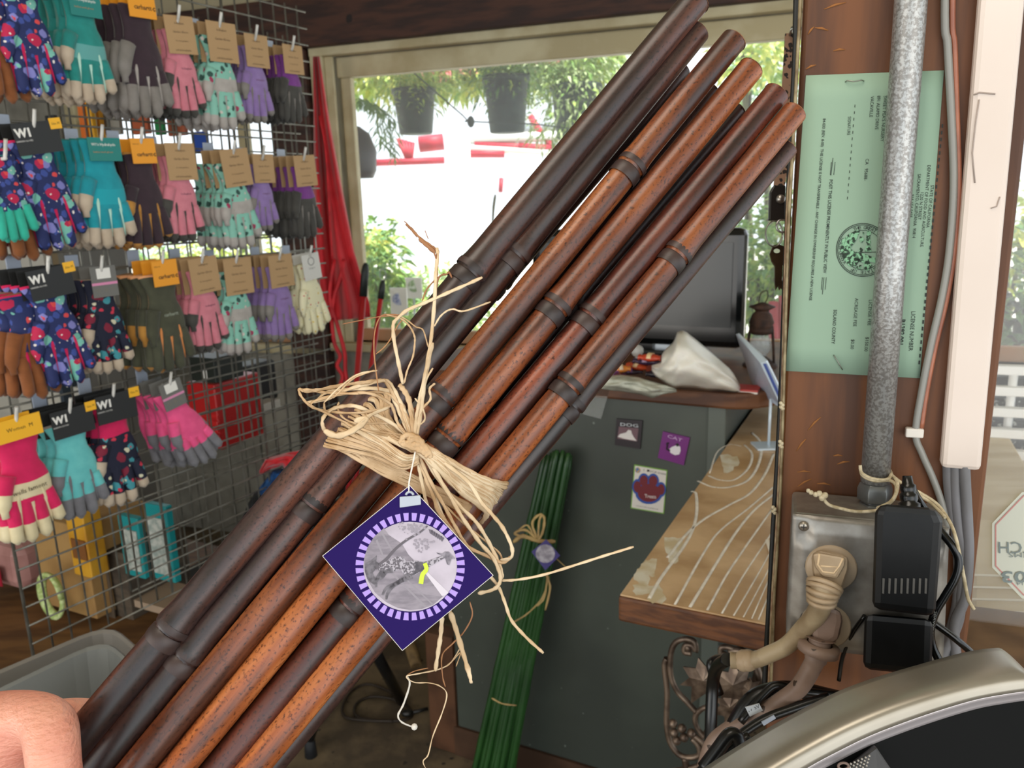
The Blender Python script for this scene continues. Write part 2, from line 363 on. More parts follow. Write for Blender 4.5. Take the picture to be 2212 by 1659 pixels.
bar(1215, 338, 1330, 316, 7, .035, M_red); bar(1060, 285, 1330, 268, 7.2, .045, M_metal_o); bar(1145, 250, 1175, 300, 7, .03, M_red)
bar(1083, 385, 1081, 415, 7, .02, M_red)
for px, dd in ((1002, 6.8), (1280, 7.2)):
    e = at(px, 300, dd); b = MB(); b.tube([e, V((e.x, e.y, -.06))], .05, 8); b.build('post', M_white, o)
b = MB(); b.lathe(at(779, 385, 3.35), [(.0, 0), (.055, 0), (.07, .03), (.075, .11), (.05, .18), (.01, .21)], seg=16); b.build('lantern_globe', mat('dull_globe', '#4a4f52', rough=.4), None, 'dark grey round globe hanging just outside beside the window jamb', 'ornament')
b = MB(); b.tube(spx([(866, 133, 3.3), (1000, 250, 3.3), (1015, 262, 3.3), (1170, 270, 3.35), (1330, 295, 3.4)], 6), .003, 5); b.ball(at(1017, 263, 3.3), .016, 8, 5, (1, 1, 1.5)); b.build('cable', plain('#3c4a48'), None, 'thin dark cable with a knot drooping across the window view', 'cable')
b = MB(); b.tube(spx([(1070, 420, 3.4), (1066, 450, 3.4), (1064, 490, 3.4)], 4), [.003, .006, .006, .006, .006, .005, .005, .004, .004], 6); b.build('hanging_twig', plain('#5a5a30'), None, 'short brown twig dangling in front of the bright yard', 'twig')
b = MB(); b.tube([at(930, 560, 6.5), V((at(930, 560, 6.5).x, at(930, 560, 6.5).y, -.06))], .02, 6); e = at(1003, 480, 6.4); b.tube([e, V((e.x, e.y, -.06))], .03, 6); b.build('yard_post', mat('pale_blue_post', '#cfe6e4'), None, 'pale slim posts standing in the bright yard', 'post')
rc = thing('red_chair', 'red slatted garden chair outside beside the lantern', 'chair', V((at(1680, 740, 4.3).x, at(1680, 740, 4.3).y, -.06)))
for k in range(3):
    e = at(1672 + k * 22, 740, 4.2); b = MB(); t = at(1672 + k * 22, 640 + abs(k - 1) * 12, 4.25); b.tube([V((e.x, e.y, -.06)), e, t], .03, 6, flat=.4); b.build('slat', M_red, rc)
# ================================================================ DESK CABINET
KICK = PL((0, 0, .09), (0, 0, 1)); cp = KICK.hit(1003, 1573); CAB = PL(cp, -A2)
ct = CAB.hit(1445, 869); ctz = ct.z - .0
M_cab = mat('grey_green_laminate', '#484e46', '#3a3f39', rough=.45, scale=2.5, bump=.08, bscale=30, spots=[('#6c746c', 30, .0)])
M_top = mat('worn_wood_edge', '#6b4327', '#4a2a17', rough=.55, scale=10, stretch=(1, 1, 4))
def cb(mb, px0, px1, z0, z1, t0, t1, ref=900, mi=0):
    c0 = (CAB.hit(px0, ref) - CAB.p).dot(U2); c1 = (CAB.hit(px1, ref) - CAB.p).dot(U2)
    c = V((CAB.p.x, CAB.p.y, 0)) + U2 * ((c0 + c1) / 2) + UP * ((z0 + z1) / 2) + A2 * ((t0 + t1) / 2)
    return mb.box(c, (abs(c1 - c0), t1 - t0, z1 - z0), (U2, A2, UP), mi)
lx = (CAB.hit(960, 1550)); cab = thing('counter_cabinet', 'grey-green counter cabinet with magnets on its front and a wooden top', 'cabinet', V((CAB.p.x, CAB.p.y, 0)))
c0u = (cp - CAB.p).dot(U2) - .02; c1u = (CAB.hit(1566, 900) - CAB.p).dot(U2)
def cu(mb, u0, u1, z0, z1, t0, t1, mi=0):
    return mb.box(V((CAB.p.x, CAB.p.y, 0)) + U2 * ((u0 + u1) / 2) + UP * ((z0 + z1) / 2) + A2 * ((t0 + t1) / 2), (u1 - u0, t1 - t0, z1 - z0), (U2, A2, UP), mi)
b = MB(); cu(b, c0u, c1u, .09, ctz, 0, .62); b.build('body', M_cab, cab, bevel=.004)
b = MB(); cu(b, c0u - .01, c1u + .02, 0, .09, -.006, .60); b.build('kick_plate', mat('brown_kick', '#4d3320', '#38220f', rough=.7, scale=8), cab)
b = MB(); cu(b, c0u - .09, c0u - .004, 0, .36, -.004, .05); b.build('side_board', mat('reddish_board', '#5c3a22', '#43260f', rough=.7, scale=8), cab, bevel=.003)
b = MB(); cu(b, c1u - .035, c1u + .003, .09, ctz, -.006, .0); b.build('edge_strip', plain('#575e57', .4), cab, bevel=.002)
TZ = ctz + .035
pts = []
for k in range(9):
    th = -math.pi / 2 + k / 8 * math.pi / 2; pts.append((c1u + .00 + .12 * math.cos(th), .14 + .16 * math.sin(th)))
pts = [(c0u - .1, -.02)] + pts + [(c1u + .12, .62), (c0u - .1, .62)]
base = V((CAB.p.x, CAB.p.y, 0))
b = MB(); b.slab([base + U2 * x + A2 * y + UP * ctz for x, y in pts], UP * .035); b.build('wood_top', M_top, cab, bevel=.006)
b = MB(); cu(b, c1u + .14, c1u + .42, 0, ctz - .05, .45, .5); b.build('dark_gap_sheet', plain('#15130f', .9), None, 'near-black sheet added to darken the gap behind the plank counter', 'panel')  # added sheet; the darkness of the gap is put into its colour
# magnets
def quad_on(pl, pts, off, m, name, parent, thick=.0): 
    b = MB(); P = [pl.hit(x, y, off) for x, y in pts]
    if thick: b.slab(P, pl.n * -thick)
    else: b.add(P, [tuple(range(len(P)))])
    return b.build(name, m, parent)
def zz(ox, oy, sc): return lambda *p: [(ox + x / sc, oy + y / sc) for x, y in p]
Z = zz(1100, 840, 3.0726)
k1 = thing('dog_magnet', 'black square fridge magnet reading DOG above a lying dog', 'magnet', CAB.hit(1357, 960))
quad_on(CAB, Z((712, 198), (884, 212), (868, 400), (700, 372)), .005, plain('#241a20', .4), 'plate', k1, .005)
quad_on(CAB, Z((728, 250), (858, 262), (848, 350), (718, 330)), .0056, plain('#6d5057', .5), 'picture', k1)
text('DOG', CAB, Z((738, 245))[0], Z((855, 256))[0], 7, plain('#cfd4d8'), k1, .0058)
quad_on(CAB, Z((720, 318), (735, 300), (775, 290), (790, 272), (808, 275), (815, 300), (830, 325), (846, 345), (800, 338), (760, 330)), .006, plain('#d9d3cf'), 'dog_picture', k1)
k2 = thing('cat_magnet', 'purple square fridge magnet reading CAT with a white cat', 'magnet', CAB.hit(1455, 990))
quad_on(CAB, Z((1020, 283), (1198, 325), (1158, 508), (986, 458)), .005, plain('#6f1f74', .35), 'plate', k2, .005)
text('CAT', CAB, Z((1050, 322))[0], Z((1145, 352))[0], 7, plain('#c9a9cf'), k2, .0058)
quad_on(CAB, Z((1062, 400), (1080, 385), (1100, 378), (1118, 372), (1135, 385), (1138, 410), (1128, 435), (1100, 440), (1070, 425)), .006, plain('#ded8dc'), 'cat_picture', k2)
b = MB(); b.tube([CAB.hit(x, y, .006) for x, y in Z((1068, 410), (1045, 400), (1050, 375), (1046, 362), (1060, 360))], .002, 5); b.build('cat_tail', plain('#1c1418'), k2)
quad_on(CAB, Z((1103, 366), (1120, 360), (1130, 378), (1112, 384)), .0063, plain('#1c1418'), 'cat_head_patch', k2)
k3 = thing('treat_card', 'white card with blue and red paw print reading Treats, below the two magnets', 'card', CAB.hit(1400, 1060))
quad_on(CAB, Z((830, 503), (1050, 540), (1026, 830), (806, 792)), .002, plain('#7fae4a'), 'border', k3, .002)
quad_on(CAB, Z((836, 510), (1044, 546), (1021, 823), (812, 787)), .0026, plain('#d9d3cb'), 'card_face', k3)
def disc_on(pl, c, rx, ry, off, m, name, parent, rot=0, n=18):
    return quad_on(pl, [(c[0] + rx * math.cos(t) * math.cos(rot) - ry * math.sin(t) * math.sin(rot), c[1] + rx * math.cos(t) * math.sin(rot) + ry * math.sin(t) * math.cos(rot)) for t in [2 * math.pi * i / n for i in range(n)]], off, m, name, parent)
for k, (col, gr_, off) in enumerate((('#2b4f9e', 1, .003), ('#6e1f28', .72, .0036))):
    m = plain(col)
    for cx, cy, rx, ry in ((928, 690, 92, 76), (850, 650, 34, 52), (893, 610, 38, 50), (955, 612, 40, 50), (1008, 668, 32, 50)):
        q = Z((cx, cy))[0]; disc_on(CAB, q, rx / 3.07 * (gr_ if cx != 928 else .82 if k else 1), ry / 3.07 * (gr_ if cx != 928 else .8 if k else 1), off + cx * 1e-7, m, 'paw_print', k3)
text('Treats', CAB, Z((900, 722))[0], Z((975, 728))[0], 8, plain('#efe6e2'), k3, .0042)
text('I     DCA treats', CAB, Z((893, 545))[0], Z((1040, 572))[0], 4.5, INK, k3, .003)
disc_on(CAB, Z((922, 543))[0], 2.6, 2.6, .003, plain('#241418'), 'heart', k3)
text('come in with us please ask', CAB, Z((842, 778))[0], Z((990, 803))[0], 2.6, INK, k3, .003)
disc_on(CAB, Z((853, 540))[0], 6, 6, .003, mat('tiny_logo', '#2f6fa8', '#d7a542', scale=300), 'small_emblem', k3)
# clear plastic sheet over the cabinet front
M_film = mat('clear_film', '#e8efe8', '#ffffff', rough=.15, alpha=.16, spec=1, scale=160, bump=1, bscale=220)
sh = thing('clear_plastic_sheet', 'crinkled clear plastic sheet hanging over the cabinet edge', 'plastic sheet', CAB.hit(1270, 890, .02))
quad_on(CAB, [(1230, 850), (1318, 838), (1298, 905), (1225, 885), (1150, 905)], .02, M_film, 'film', sh)
# monitor on desk
DT = PL((0, 0, TZ), (0, 0, 1))
mp = base + A2 * .36; MON = PL(mp, -A2)
mo = thing('monitor', 'black computer monitor standing switched off on the wood-topped cabinet', 'monitor', MON.hit(1400, 790) * 1)
P_ = [MON.hit(1613, 492), MON.hit(1590, 775), MON.hit(1150, 772)]
uR = (P_[0] - mp).dot(U2); uL = (MON.hit(1150, 772) - mp).dot(U2); zT = P_[0].z; zB = P_[1].z
zB = max(zB, TZ + .02)
def mb_(mb, u0, u1, z0, z1, t0, t1, mi=0): return mb.box(mp + U2 * ((u0 + u1) / 2) + A2 * ((t0 + t1) / 2) + UP * ((z0 + z1) / 2 - mp.z), (u1 - u0, t1 - t0, z1 - z0), (U2, A2, UP), mi)
b = MB(); mb_(b, uL, uR, zB, zT, 0, .05); b.build('casing', mat('gloss_black', '#0d1011', rough=.15), mo, bevel=.018)
b = MB(); mb_(b, uL + .03, uR - .03, zB + .055, zT - .035, -.003, .0); b.build('screen', mat('dark_screen', '#222627', rough=.28, spec=.6), mo)
b = MB(); mb_(b, (uL + uR) / 2 - .05, (uL + uR) / 2 + .05, TZ, zB + .05, .03, .06); b.build('stand_neck', plain('#121415', .3), mo)
b = MB(); mb_(b, (uL + uR) / 2 - .13, (uL + uR) / 2 + .13, TZ, TZ + .012, -.03, .15); b.build('stand_foot', plain('#121415', .3), mo, bevel=.004)
# bags and clutter on the desk
def cloth(name, outline, d, puff, m, label=None, cat=None, parent=None, seed=1, nu=26, nv=18, th=.0, rough=.004, dd=0):
    """crumpled sheet filling four curved pixel edges: outline=(top-left,top-right,bottom-right,bottom-left) lists along top and bottom"""
    top, bot = outline; rnd = random.Random(seed); ph = [rnd.uniform(0, 6) for _ in range(8)]
    def samp(L, t):
        x = t * (len(L) - 1); i = min(int(x), len(L) - 2); f = x - i; return (L[i][0] * (1 - f) + L[i + 1][0] * f, L[i][1] * (1 - f) + L[i + 1][1] * f)
    def fn(u, v):
        a = samp(top, u); c = samp(bot, u); px = a[0] * (1 - v) + c[0] * v; py = a[1] * (1 - v) + c[1] * v
        bul = (max(0, math.sin(math.pi * u) * math.sin(math.pi * v))) ** .6 * puff
        wr = rough * (math.sin(u * 17 + v * 9 + ph[0]) + math.sin(u * 7 - v * 15 + ph[1]) + .6 * math.sin(u * 31 + v * 23 + ph[2]))
        return at(px, py, d + dd * v - bul + wr)
    b = MB(); b.grid(fn, nu, nv)
    return b.build(name, m, parent, label, cat, solid=th or .001)
dD = (CAB.p - CAM).dot(ray(CX, CY)) + .12
def dep(p): return (p - CAM).dot(ray(CX, CY)) / 1.0
dtop = dep(DT.hit(1500, 850))
M_bag = mat('white_plastic_bag', '#e6e2d8', '#d6d2c6', rough=.35, scale=8, bump=.3, sss=.1)
cloth('plastic_bag', ([(1408, 790), (1432, 782), (1430, 765), (1440, 752), (1455, 740), (1463, 717), (1478, 714), (1505, 735), (1540, 765), (1580, 800), (1597, 830)],
      [(1408, 800), (1415, 812), (1428, 822), (1440, 830), (1455, 838), (1470, 836), (1500, 838), (1530, 843), (1560, 843), (1585, 847), (1600, 846)]), dtop + .01, .10, M_bag, 'white plastic bag standing crumpled in front of the monitor', 'plastic bag', th=.001, rough=.005)
cloth('bubble_bag', ([(1285, 822), (1310, 812), (1345, 810), (1380, 815), (1410, 825), (1440, 832), (1460, 840)], [(1290, 838), (1320, 843), (1350, 846), (1385, 852), (1410, 860), (1430, 852), (1462, 846)]), dtop - .015, .05, mat('milky_plastic', '#cfd0c0', '#b9bbaa', rough=.25, scale=40, bump=.6, bscale=90, alpha=.8), 'milky crumpled plastic bag lying on the desk edge', 'plastic bag', seed=4, rough=.004)
cols = ['#4a2438', '#2c1c2c', '#c8502c', '#3a2142', '#d88438', '#5a2a48', '#c4462a', '#2a2430']
cap_ = [(1300, 800, 1345, 812), (1330, 795, 1390, 808), (1352, 784, 1410, 799), (1368, 775, 1425, 786), (1320, 790, 1362, 803), (1310, 806, 1350, 816), (1380, 767, 1430, 778), (1395, 800, 1440, 815)]
for i, r_ in enumerate(cap_):
    t = thing('candy_packet', 'shiny %s packet in the heap beside the white bag' % ['plum', 'black-purple', 'orange', 'violet', 'amber', 'mauve', 'red-orange', 'charcoal'][i], 'packet', at(r_[0], r_[3], dtop + .1 - i * .012), group='packets heaped on the desk')
    q0 = at((r_[0] + r_[2]) / 2, (r_[1] + r_[3]) / 2, dtop + .1 - i * .012); wq = m2(r_[2] - r_[0], dtop) / 2; ax_ = (U2 * math.cos(i) * .3 + U2 + A2 * math.sin(i * 2.1) * .4).normalized()
    b = MB(); b.tube([q0 - ax_ * wq, q0 - ax_ * wq * .85, q0 - ax_ * wq * .4, q0, q0 + ax_ * wq * .4, q0 + ax_ * wq * .85, q0 + ax_ * wq], [.014, .009, .015, .017, .015, .009, .014], 8, flat=.5, wdir=A2); b.build('wrapper', plain(cols[i], .25), t)
    b = MB(); b.tube([q0 - ax_ * wq * .2 + UP * .002, q0 + ax_ * wq * .2 + UP * .002], .0172, 8, flat=.5, wdir=A2); b.build('label_band', plain(['#d8c8b0', '#8a5a9a', '#f0d0a0', '#c0a0c0'][i % 4], .3), t)
b = MB(); q0 = at(1377, 758, dtop + .09); b.ball(q0, .014, 12, 8); b.lathe(q0 + UP * -.032, [(.0, 0), (.009, 0), (.005, .01), (.005, .02)], seg=10); b.build('glass_knob', mat('clear_knob', '#d8d8d4', rough=.05, alpha=.5, spec=1), None, 'small round glass knob in front of the monitor', 'knob')
t = thing('red_booklet', 'thin red and white booklet at the desk edge right of the bag', 'booklet', at(1600, 838, dtop))
b = MB(); q0 = at(1612, 838, dtop + .02); b.box(q0, (.055, .05, .004), (U2, A2, UP)); b.build('cover', plain('#b5403a'), t); b = MB(); b.box(q0 - UP * .004, (.054, .05, .004), (U2, A2, UP)); b.build('pages', plain('#d8d0c8'), t)
# lantern
ld = dtop + .25; lc = at(1640, 812, ld); lt = thing('oil_lantern', 'small rusty oil lantern standing in the window beside the monitor', 'lantern', lc)
M_rust = mat('rusty_iron', '#2e211b', '#493226', rough=.7, scale=40, metal=.4, bump=.4)
s_ = m2(1, ld)
b = MB(); b.lathe(lc, [(0, 0), (s_ * 34, 0), (s_ * 38, s_ * 6), (s_ * 36, s_ * 26), (s_ * 20, s_ * 38), (s_ * 12, s_ * 44), (0, s_ * 44)], seg=18); b.build('fuel_tank', M_rust, lt)
b = MB(); b.lathe(lc, [(s_ * 12, s_ * 44), (s_ * 22, s_ * 62), (s_ * 20, s_ * 82), (s_ * 14, s_ * 92)], seg=16); b.build('glass_globe', mat('lantern_glass', '#cdd8dc', rough=.05, alpha=.3, spec=1), lt)
b = MB(); b.lathe(lc, [(s_ * 20, s_ * 92), (s_ * 24, s_ * 96), (s_ * 24, s_ * 108), (s_ * 22, s_ * 108), (s_ * 26, s_ * 116), (s_ * 20, s_ * 134), (s_ * 14, s_ * 140), (s_ * 16, s_ * 144), (s_ * 28, s_ * 150), (s_ * 8, s_ * 158), (0, s_ * 160)], seg=18); b.build('chimney_cap', M_rust, lt)
for sg in (-1, 1): b = MB(); b.tube(smooth([lc + U2 * sg * s_ * 30 + UP * s_ * 10, lc + U2 * sg * s_ * 27 + UP * s_ * 60, lc + U2 * sg * s_ * 22 + UP * s_ * 110], 4), s_ * 3, 6); b.build('side_tube', M_rust, lt)
b = MB(); b.tube(smooth([lc + U2 * s_ * -8 + UP * s_ * 156, lc + U2 * s_ * -4 + UP * s_ * 178, lc + U2 * s_ * 8 + UP * s_ * 184, lc + U2 * s_ * 10 + UP * s_ * 170, lc + U2 * s_ * 4 + UP * s_ * 156], 5), s_ * 1.2, 5); b.build('bail_handle', M_rust, lt)
# acrylic sign holder leaning by the post
ah = thing('paper_stand', 'slanted clear acrylic paper holder with bluish sheets beside the post', 'paper holder', at(1690, 885, 2.0))
def qpx(pts, th, m, name, parent):
    P = [at(*p) for p in pts]; n_ = (P[1] - P[0]).cross(P[2] - P[0]).normalized(); b = MB(); b.slab(P, n_ * th); return b.build(name, m, parent)
qpx([(1590, 722, 1.70), (1642, 782, 1.58), (1690, 885, 1.58), (1628, 840, 1.70)], .003, mat('acrylic_back', '#9aa6bd', '#c8d0dd', rough=.15, scale=6, spec=.8), 'back_sheet', ah)
qpx([(1594, 721, 1.69), (1655, 780, 1.56), (1700, 872, 1.56), (1690, 885, 1.57), (1642, 784, 1.57), (1590, 723, 1.70)], .003, mat('acrylic_edge', '#cfe0ee', rough=.1, spec=1), 'front_sheet', ah)
qpx([(1648, 786, 1.555), (1654, 786, 1.55), (1694, 874, 1.55), (1688, 874, 1.555)], .002, plain('#4c5fa0', .3), 'blue_edge', ah)
pst = at(1665, 862, 1.62); b = MB(); b.tube([pst, V((pst.x, pst.y, .986))], .003, 6); b.box(V((pst.x, pst.y, .988)), (.06, .05, .004)); b.build('stand_foot', mat('acrylic_edge', '#cfe0ee'), ah)
# ================================================================ PLANK COUNTER + BRACKET
pz = .985; PK = PL((0, 0, pz), (0, 0, 1)); p0 = PK.hit(1335, 1285)
pd = base + UP * 0
uEnd = 1.0; aEnd = 1.3
M_plank = mat('worn_plank_top', '#c8a678', '#a98a60', rough=.4, scale=5, stretch=(1, 1, 1), bump=.2, bscale=40, spots=[('#e4dccb', 9, -.02), ('#7a6a55', 60, -.06)])
M_pt = mat('painted_grain_plank', '#cfae84', '#b08d62', rough=.38, scale=9, bump=.3, bscale=60, spots=[('#8f7c66', 45, -.1), ('#dccdb4', 14, -.06)])
M_pe = mat('plank_edge', '#6a3f1e', '#4c2a12', rough=.6, scale=30, stretch=(1, 1, 5), bump=.3)
plank = thing('plank_counter', 'thick wooden plank counter with white paint worn into its grain', 'counter', p0)
b = MB(); b.slab([p0 + UP * -.039, p0 + U2 * uEnd - UP * .039, p0 + U2 * uEnd + A2 * aEnd - UP * .039, p0 + A2 * aEnd - UP * .039], UP * .037); b.build('plank_board', M_pe, plank, bevel=.004)
b = MB(); b.slab([p0 + UP * -.0025 + U2 * .002 + A2 * .002, p0 + U2 * uEnd - UP * .0025, p0 + U2 * uEnd + A2 * aEnd - UP * .0025, p0 + A2 * aEnd - UP * .0025 + U2 * .002], UP * .0028); b.build('painted_top', M_pt, plank, bevel=.002)
# white grooves with the swirling knot
b = MB(); b.mi = 0
PKg = PL((0, 0, pz + .0006), (0, 0, 1)); Zp = zz(1100, 840, 3.0726)
for ln, wd in ((((1100, 1432), (1290, 1090), (1400, 940), (1590, 790), (1755, 650)), 1.6), (((1200, 1448), (1380, 1150), (1500, 960), (1620, 810), (1755, 700)), 2.0), (((1315, 1468), (1440, 1240), (1560, 1060), (1750, 790)), 1.5), (((1412, 1490), (1560, 1230), (1740, 960)), 1.2),
               (((1490, 1505), (1640, 1250), (1735, 1080)), 1.0), (((1555, 1515), (1690, 1260), (1730, 1180)), .8), (((1610, 1525), (1725, 1260)), .8), (((1655, 1532), (1725, 1360)), .8), (((1320, 575), (1400, 605), (1500, 600), (1590, 520), (1610, 430), (1560, 370)), 2.0),
               (((1250, 610), (1350, 650), (1470, 650), (1590, 600), (1660, 480), (1668, 360), (1610, 290)), 2.4), (((1330, 560), (1380, 420), (1460, 370), (1540, 380)), 1.2), (((930, 1390), (1010, 1250), (1180, 1010), (1240, 850), (1240, 700), (1210, 680)), 2.2), (((1050, 1120), (1180, 960), (1300, 860), (1460, 770), (1600, 690), (1700, 560), (1755, 430)), 2.2)):
    b.tube(smooth([PKg.hit(x, y) for x, y in Zp(*ln)], 7), wd * .0011, 6, flat=.1, wdir=U2)
b.build('paint_lines', mat('white_paint_residue', '#efe9dc', '#d8d2c6', rough=.5, scale=50), plank, kind='stuff')
b = MB()
for bx, by, rx, ry in ((885, 1235, 50, 70), (980, 1370, 55, 60), (1090, 1060, 60, 90), (1460, 490, 60, 60), (900, 1330, 90, 36), (940, 1180, 40, 60)):
    P = []
    for k in range(18):
        th = k / 18 * 6.283; rr = 1 + .22 * math.sin(3 * th + bx) + .12 * math.sin(7 * th); q = Zp((bx + rx * rr * math.cos(th), by + ry * rr * math.sin(th)))[0]; P.append(PKg.hit(*q, -.0002 + bx * 1e-7))
    b.add(P, [tuple(range(18))])
b.build('paint_patch', mat('thin_white_paint', '#dcd6c4', '#c9b792', rough=.5, scale=30), plank, kind='stuff')
t = MB(); t.slab([PK.hit(*q, .001) for q in Zp((1700, 1010), (1722, 998), (1742, 1095), (1730, 1105))], UP * .002); t.build('paper_scrap', plain('#e4ddd0'), None, 'small white paper scrap on the plank against the post', 'paper')
# iron bracket
BR = PL(p0 + A2 * .07 - UP * .05, -A2); ib = thing('iron_bracket', 'ornate cast iron bracket with vine leaves and grapes under the plank counter', 'bracket', BR.hit(1500, 1640))
M_iron = mat('aged_cast_iron', '#8a7868', '#5a4b40', rough=.45, metal=.7, scale=40, bump=.3)
Zb = zz(1280, 1280, 4.378)
def ironline(pts, r, name='scroll', par=None):
    b = MB(); b.tube(smooth([BR.hit(*Zb(q)[0]) for q in pts], 6), r, 8); return b.build(name, M_iron, par or ib)
ironline([(935, 575), (870, 560), (880, 500), (940, 500), (975, 550), (965, 470), (890, 440), (790, 470), (740, 580), (740, 780), (800, 930), (900, 1040), (980, 1130)], .0042)
ironline([(700, 620), (680, 700), (705, 950), (700, 1250), (740, 1430), (830, 1540), (940, 1560), (1010, 1530), (1000, 1450), (940, 1380)], .0042)
ironline([(1060, 1370), (990, 1280), (970, 1180), (1020, 1110), (1100, 1085), (1220, 1130), (1290, 1180)], .004)
ironline([(960, 1350), (1040, 1420), (1080, 1500)], .004); ironline([(870, 1560), (900, 1700), (940, 1800)], .005); ironline([(1380, 560), (1300, 520), (1220, 520), (1215, 580), (1260, 590)], .004)
ironline([(1290, 560), (1420, 560), (1540, 700), (1600, 900)], .006, 'strut'); ironline([(700, 1700), (1000, 1640), (1500, 1500)], .004, 'lower_bar')
for x, y, r_ in ((905, 520, 36), (1245, 590, 36), (1085, 1320, 34)): b = MB(); b.ball(BR.hit(*Zb((x, y))[0]), m2(r_ / 4.378, 1.12), 12, 8); b.build('scroll_ball', M_iron, ib)
for x, y in ((760, 1240), (845, 1285), (770, 1325), (935, 1330), (865, 1370), (795, 1400)): b = MB(); b.ball(BR.hit(*Zb((x, y))[0], .006), m2(44 / 4.378, 1.12), 12, 8); b.build('grape', M_iron, ib)
def ileaf(c, rot, s):
    prof = [(0, -1.0), (.18, -.55), (.62, -.72), (.5, -.3), (1.0, -.1), (.55, .15), (.75, .6), (.3, .42), (.0, 1.05), (-.3, .42), (-.75, .6), (-.55, .15), (-1.0, -.1), (-.5, -.3), (-.62, -.72), (-.18, -.55)]
    b = MB(); P = []
    for i, (x, y) in enumerate(prof):
        X = c[0] + s * (x * math.cos(rot) - y * math.sin(rot)); Y = c[1] + s * (x * math.sin(rot) + y * math.cos(rot)); P.append(BR.hit(*Zb((X, Y))[0], .004 + (.010 if i % 2 == 0 else .016)))
    cc = BR.hit(*Zb(c)[0], .026); n = len(P); b.add(P + [cc], [(i, (i + 1) % n, n) for i in range(n)]); return b.build('vine_leaf', M_iron, ib, solid=.004)
ileaf((1050, 830), .5, 230); ileaf((1330, 870), 2.2, 240); ileaf((1300, 1080), 1.2, 170); ileaf((1480, 920), -.6, 130)
# ================================================================ POST AND WHAT IS FIXED TO IT
def post_quad(px): return [POST.hit(*p) for p in px]
pA = POST.hit(1712, 300); pB = POST.hit(2160, 800); uA = (pA - POST.p).dot(U); uB = (pB - POST.p).dot(U)
uA = (POST.hit(1700, 700) - POST.p).dot(U); uB = (POST.hit(2158, 800) - POST.p).dot(U)
pz0 = V((POST.p.x, POST.p.y, 0))
po = MB(); po.box(pz0 + U * ((uA + uB) / 2) - N * .055 + UP * (CZ / 2), (uB - uA, .11, CZ), (U, N, UP))
post = po.build('support_post', M_bwood, None, 'rough brown wooden post carrying the green licence and the outlet box', 'post', bevel=.003)
b = MB()
rs = random.Random(3)
for (x, y, L, an) in ((1780, 20, 50, .3), (1760, 60, 30, -.2), (1745, 75, 22, .9), (1800, 110, 26, .1), (1740, 150, 25, .4), (1745, 930, 40, .8), (1720, 975, 34, .9), (1800, 985, 20, .0), (1808, 1003, 28, .2), (1722, 1020, 30, .0), (1765, 1045, 30, -.1), (1722, 1052, 36, .5), (2050, 355, 30, -.4), (2060, 420, 20, .3)):
    e = (x + L * math.cos(an), y - L * math.sin(an)); b.tube([POST.hit(x, y, .0002), POST.hit((x + e[0]) / 2, (y + e[1]) / 2 - 2, .0004), POST.hit(*e, .0002)], [.0003, .0009, .0003], 5, flat=.3)
b.build('scratch', mat('bare_scratch', '#96602f', rough=.8), post, kind='stuff')
# black strip and thin cords on the post's window side
def post_strip(name, label, pts, r, m, off, cat='cable', parent=None, flat=1.0):
    b = MB(); b.tube(smooth([POST.hit(x, y, off) for x, y in pts], 6), r, 8, flat=flat); return b.build(name, m, parent, label if not parent else None, cat if not parent else None)
post_strip('black_cable', 'flat black cable running down the window edge of the post', [(1750, -900), (1722, -40), (1719, 100), (1708, 330), (1697, 600), (1688, 840), (1680, 1000), (1672, 1120), (1662, 1300), (1650, 1500)], .0024, plain('#14140f', .5), -.006)
post_strip('thin_brass_cord', 'thin brassy cord running down the left edge of the post', [(1762, -900), (1730, -30), (1724, 100), (1712, 330), (1702, 520), (1693, 840), (1684, 1100), (1672, 1300), (1665, 1500)], .0013, mat('brassy_cord', '#9a8a68', '#6d5a3c', rough=.35, scale=60, metal=.3), .003)
post_strip('thin_brass_cord', 'second thin cord, twisted behind the brassy one at the post edge', [(1716, 330), (1704, 400), (1697, 560), (1690, 840), (1680, 1100), (1668, 1300), (1661, 1480)], .0012, mat('brown_cord', '#7c5a40', '#a08a6a', rough=.4, scale=90), .0015)
for i, (x, y) in enumerate(((1689, 877), (1687, 960), (1672, 1102))):
    b = MB()
    for k in range(4): b.ball(POST.hit(x + (k % 2) * 4 - 2, y + k * 4 - 6, .005), .0016, 7, 5)
    b.build('twist_tie', mat('cream_string', '#cdbfa0', '#a89878', rough=.8, scale=200), None, ['cream twist tie knot on the edge cords just below the paper holder', 'cream twist tie knot on the edge cords beside the plank top', 'small yellowish tie on the edge cords level with the outlet box top'][i], 'tie')
# licence
M_paper = mat('mint_paper', '#93ae97', '#8ca690', rough=.75, scale=2)
lic = thing('licence_paper', 'mint green nursery licence stapled sideways to the post behind the conduit', 'paper', POST.hit(1850, 815))
LP = POST.shift(.0012)
def licq(u, v):
    x0 = 1741 + (1697 - 1741) * v; x1 = 2039 + (1987 - 2039) * v; y0 = 163 + (801 - 163) * v; y1 = 152 + (817 - 152) * v
    return LP.hit(x0 * (1 - u) + x1 * u, y0 * (1 - u) + y1 * u, .0016 * math.sin(u * 5 + v * 2) ** 2 + .002 * v * v * (u < .99) * math.sin(u * 3) ** 2 * 0)
b = MB(); b.grid(lambda u, v: LP.hit(*( ((1741 + (1697 - 1741) * v) * (1 - u) + (2039 + (1987 - 2039) * v) * u), ((163 + 638 * v) * (1 - u) + (152 + 665 * v) * u) )), 8, 12); b.build('sheet', M_paper, lic, solid=.0004)
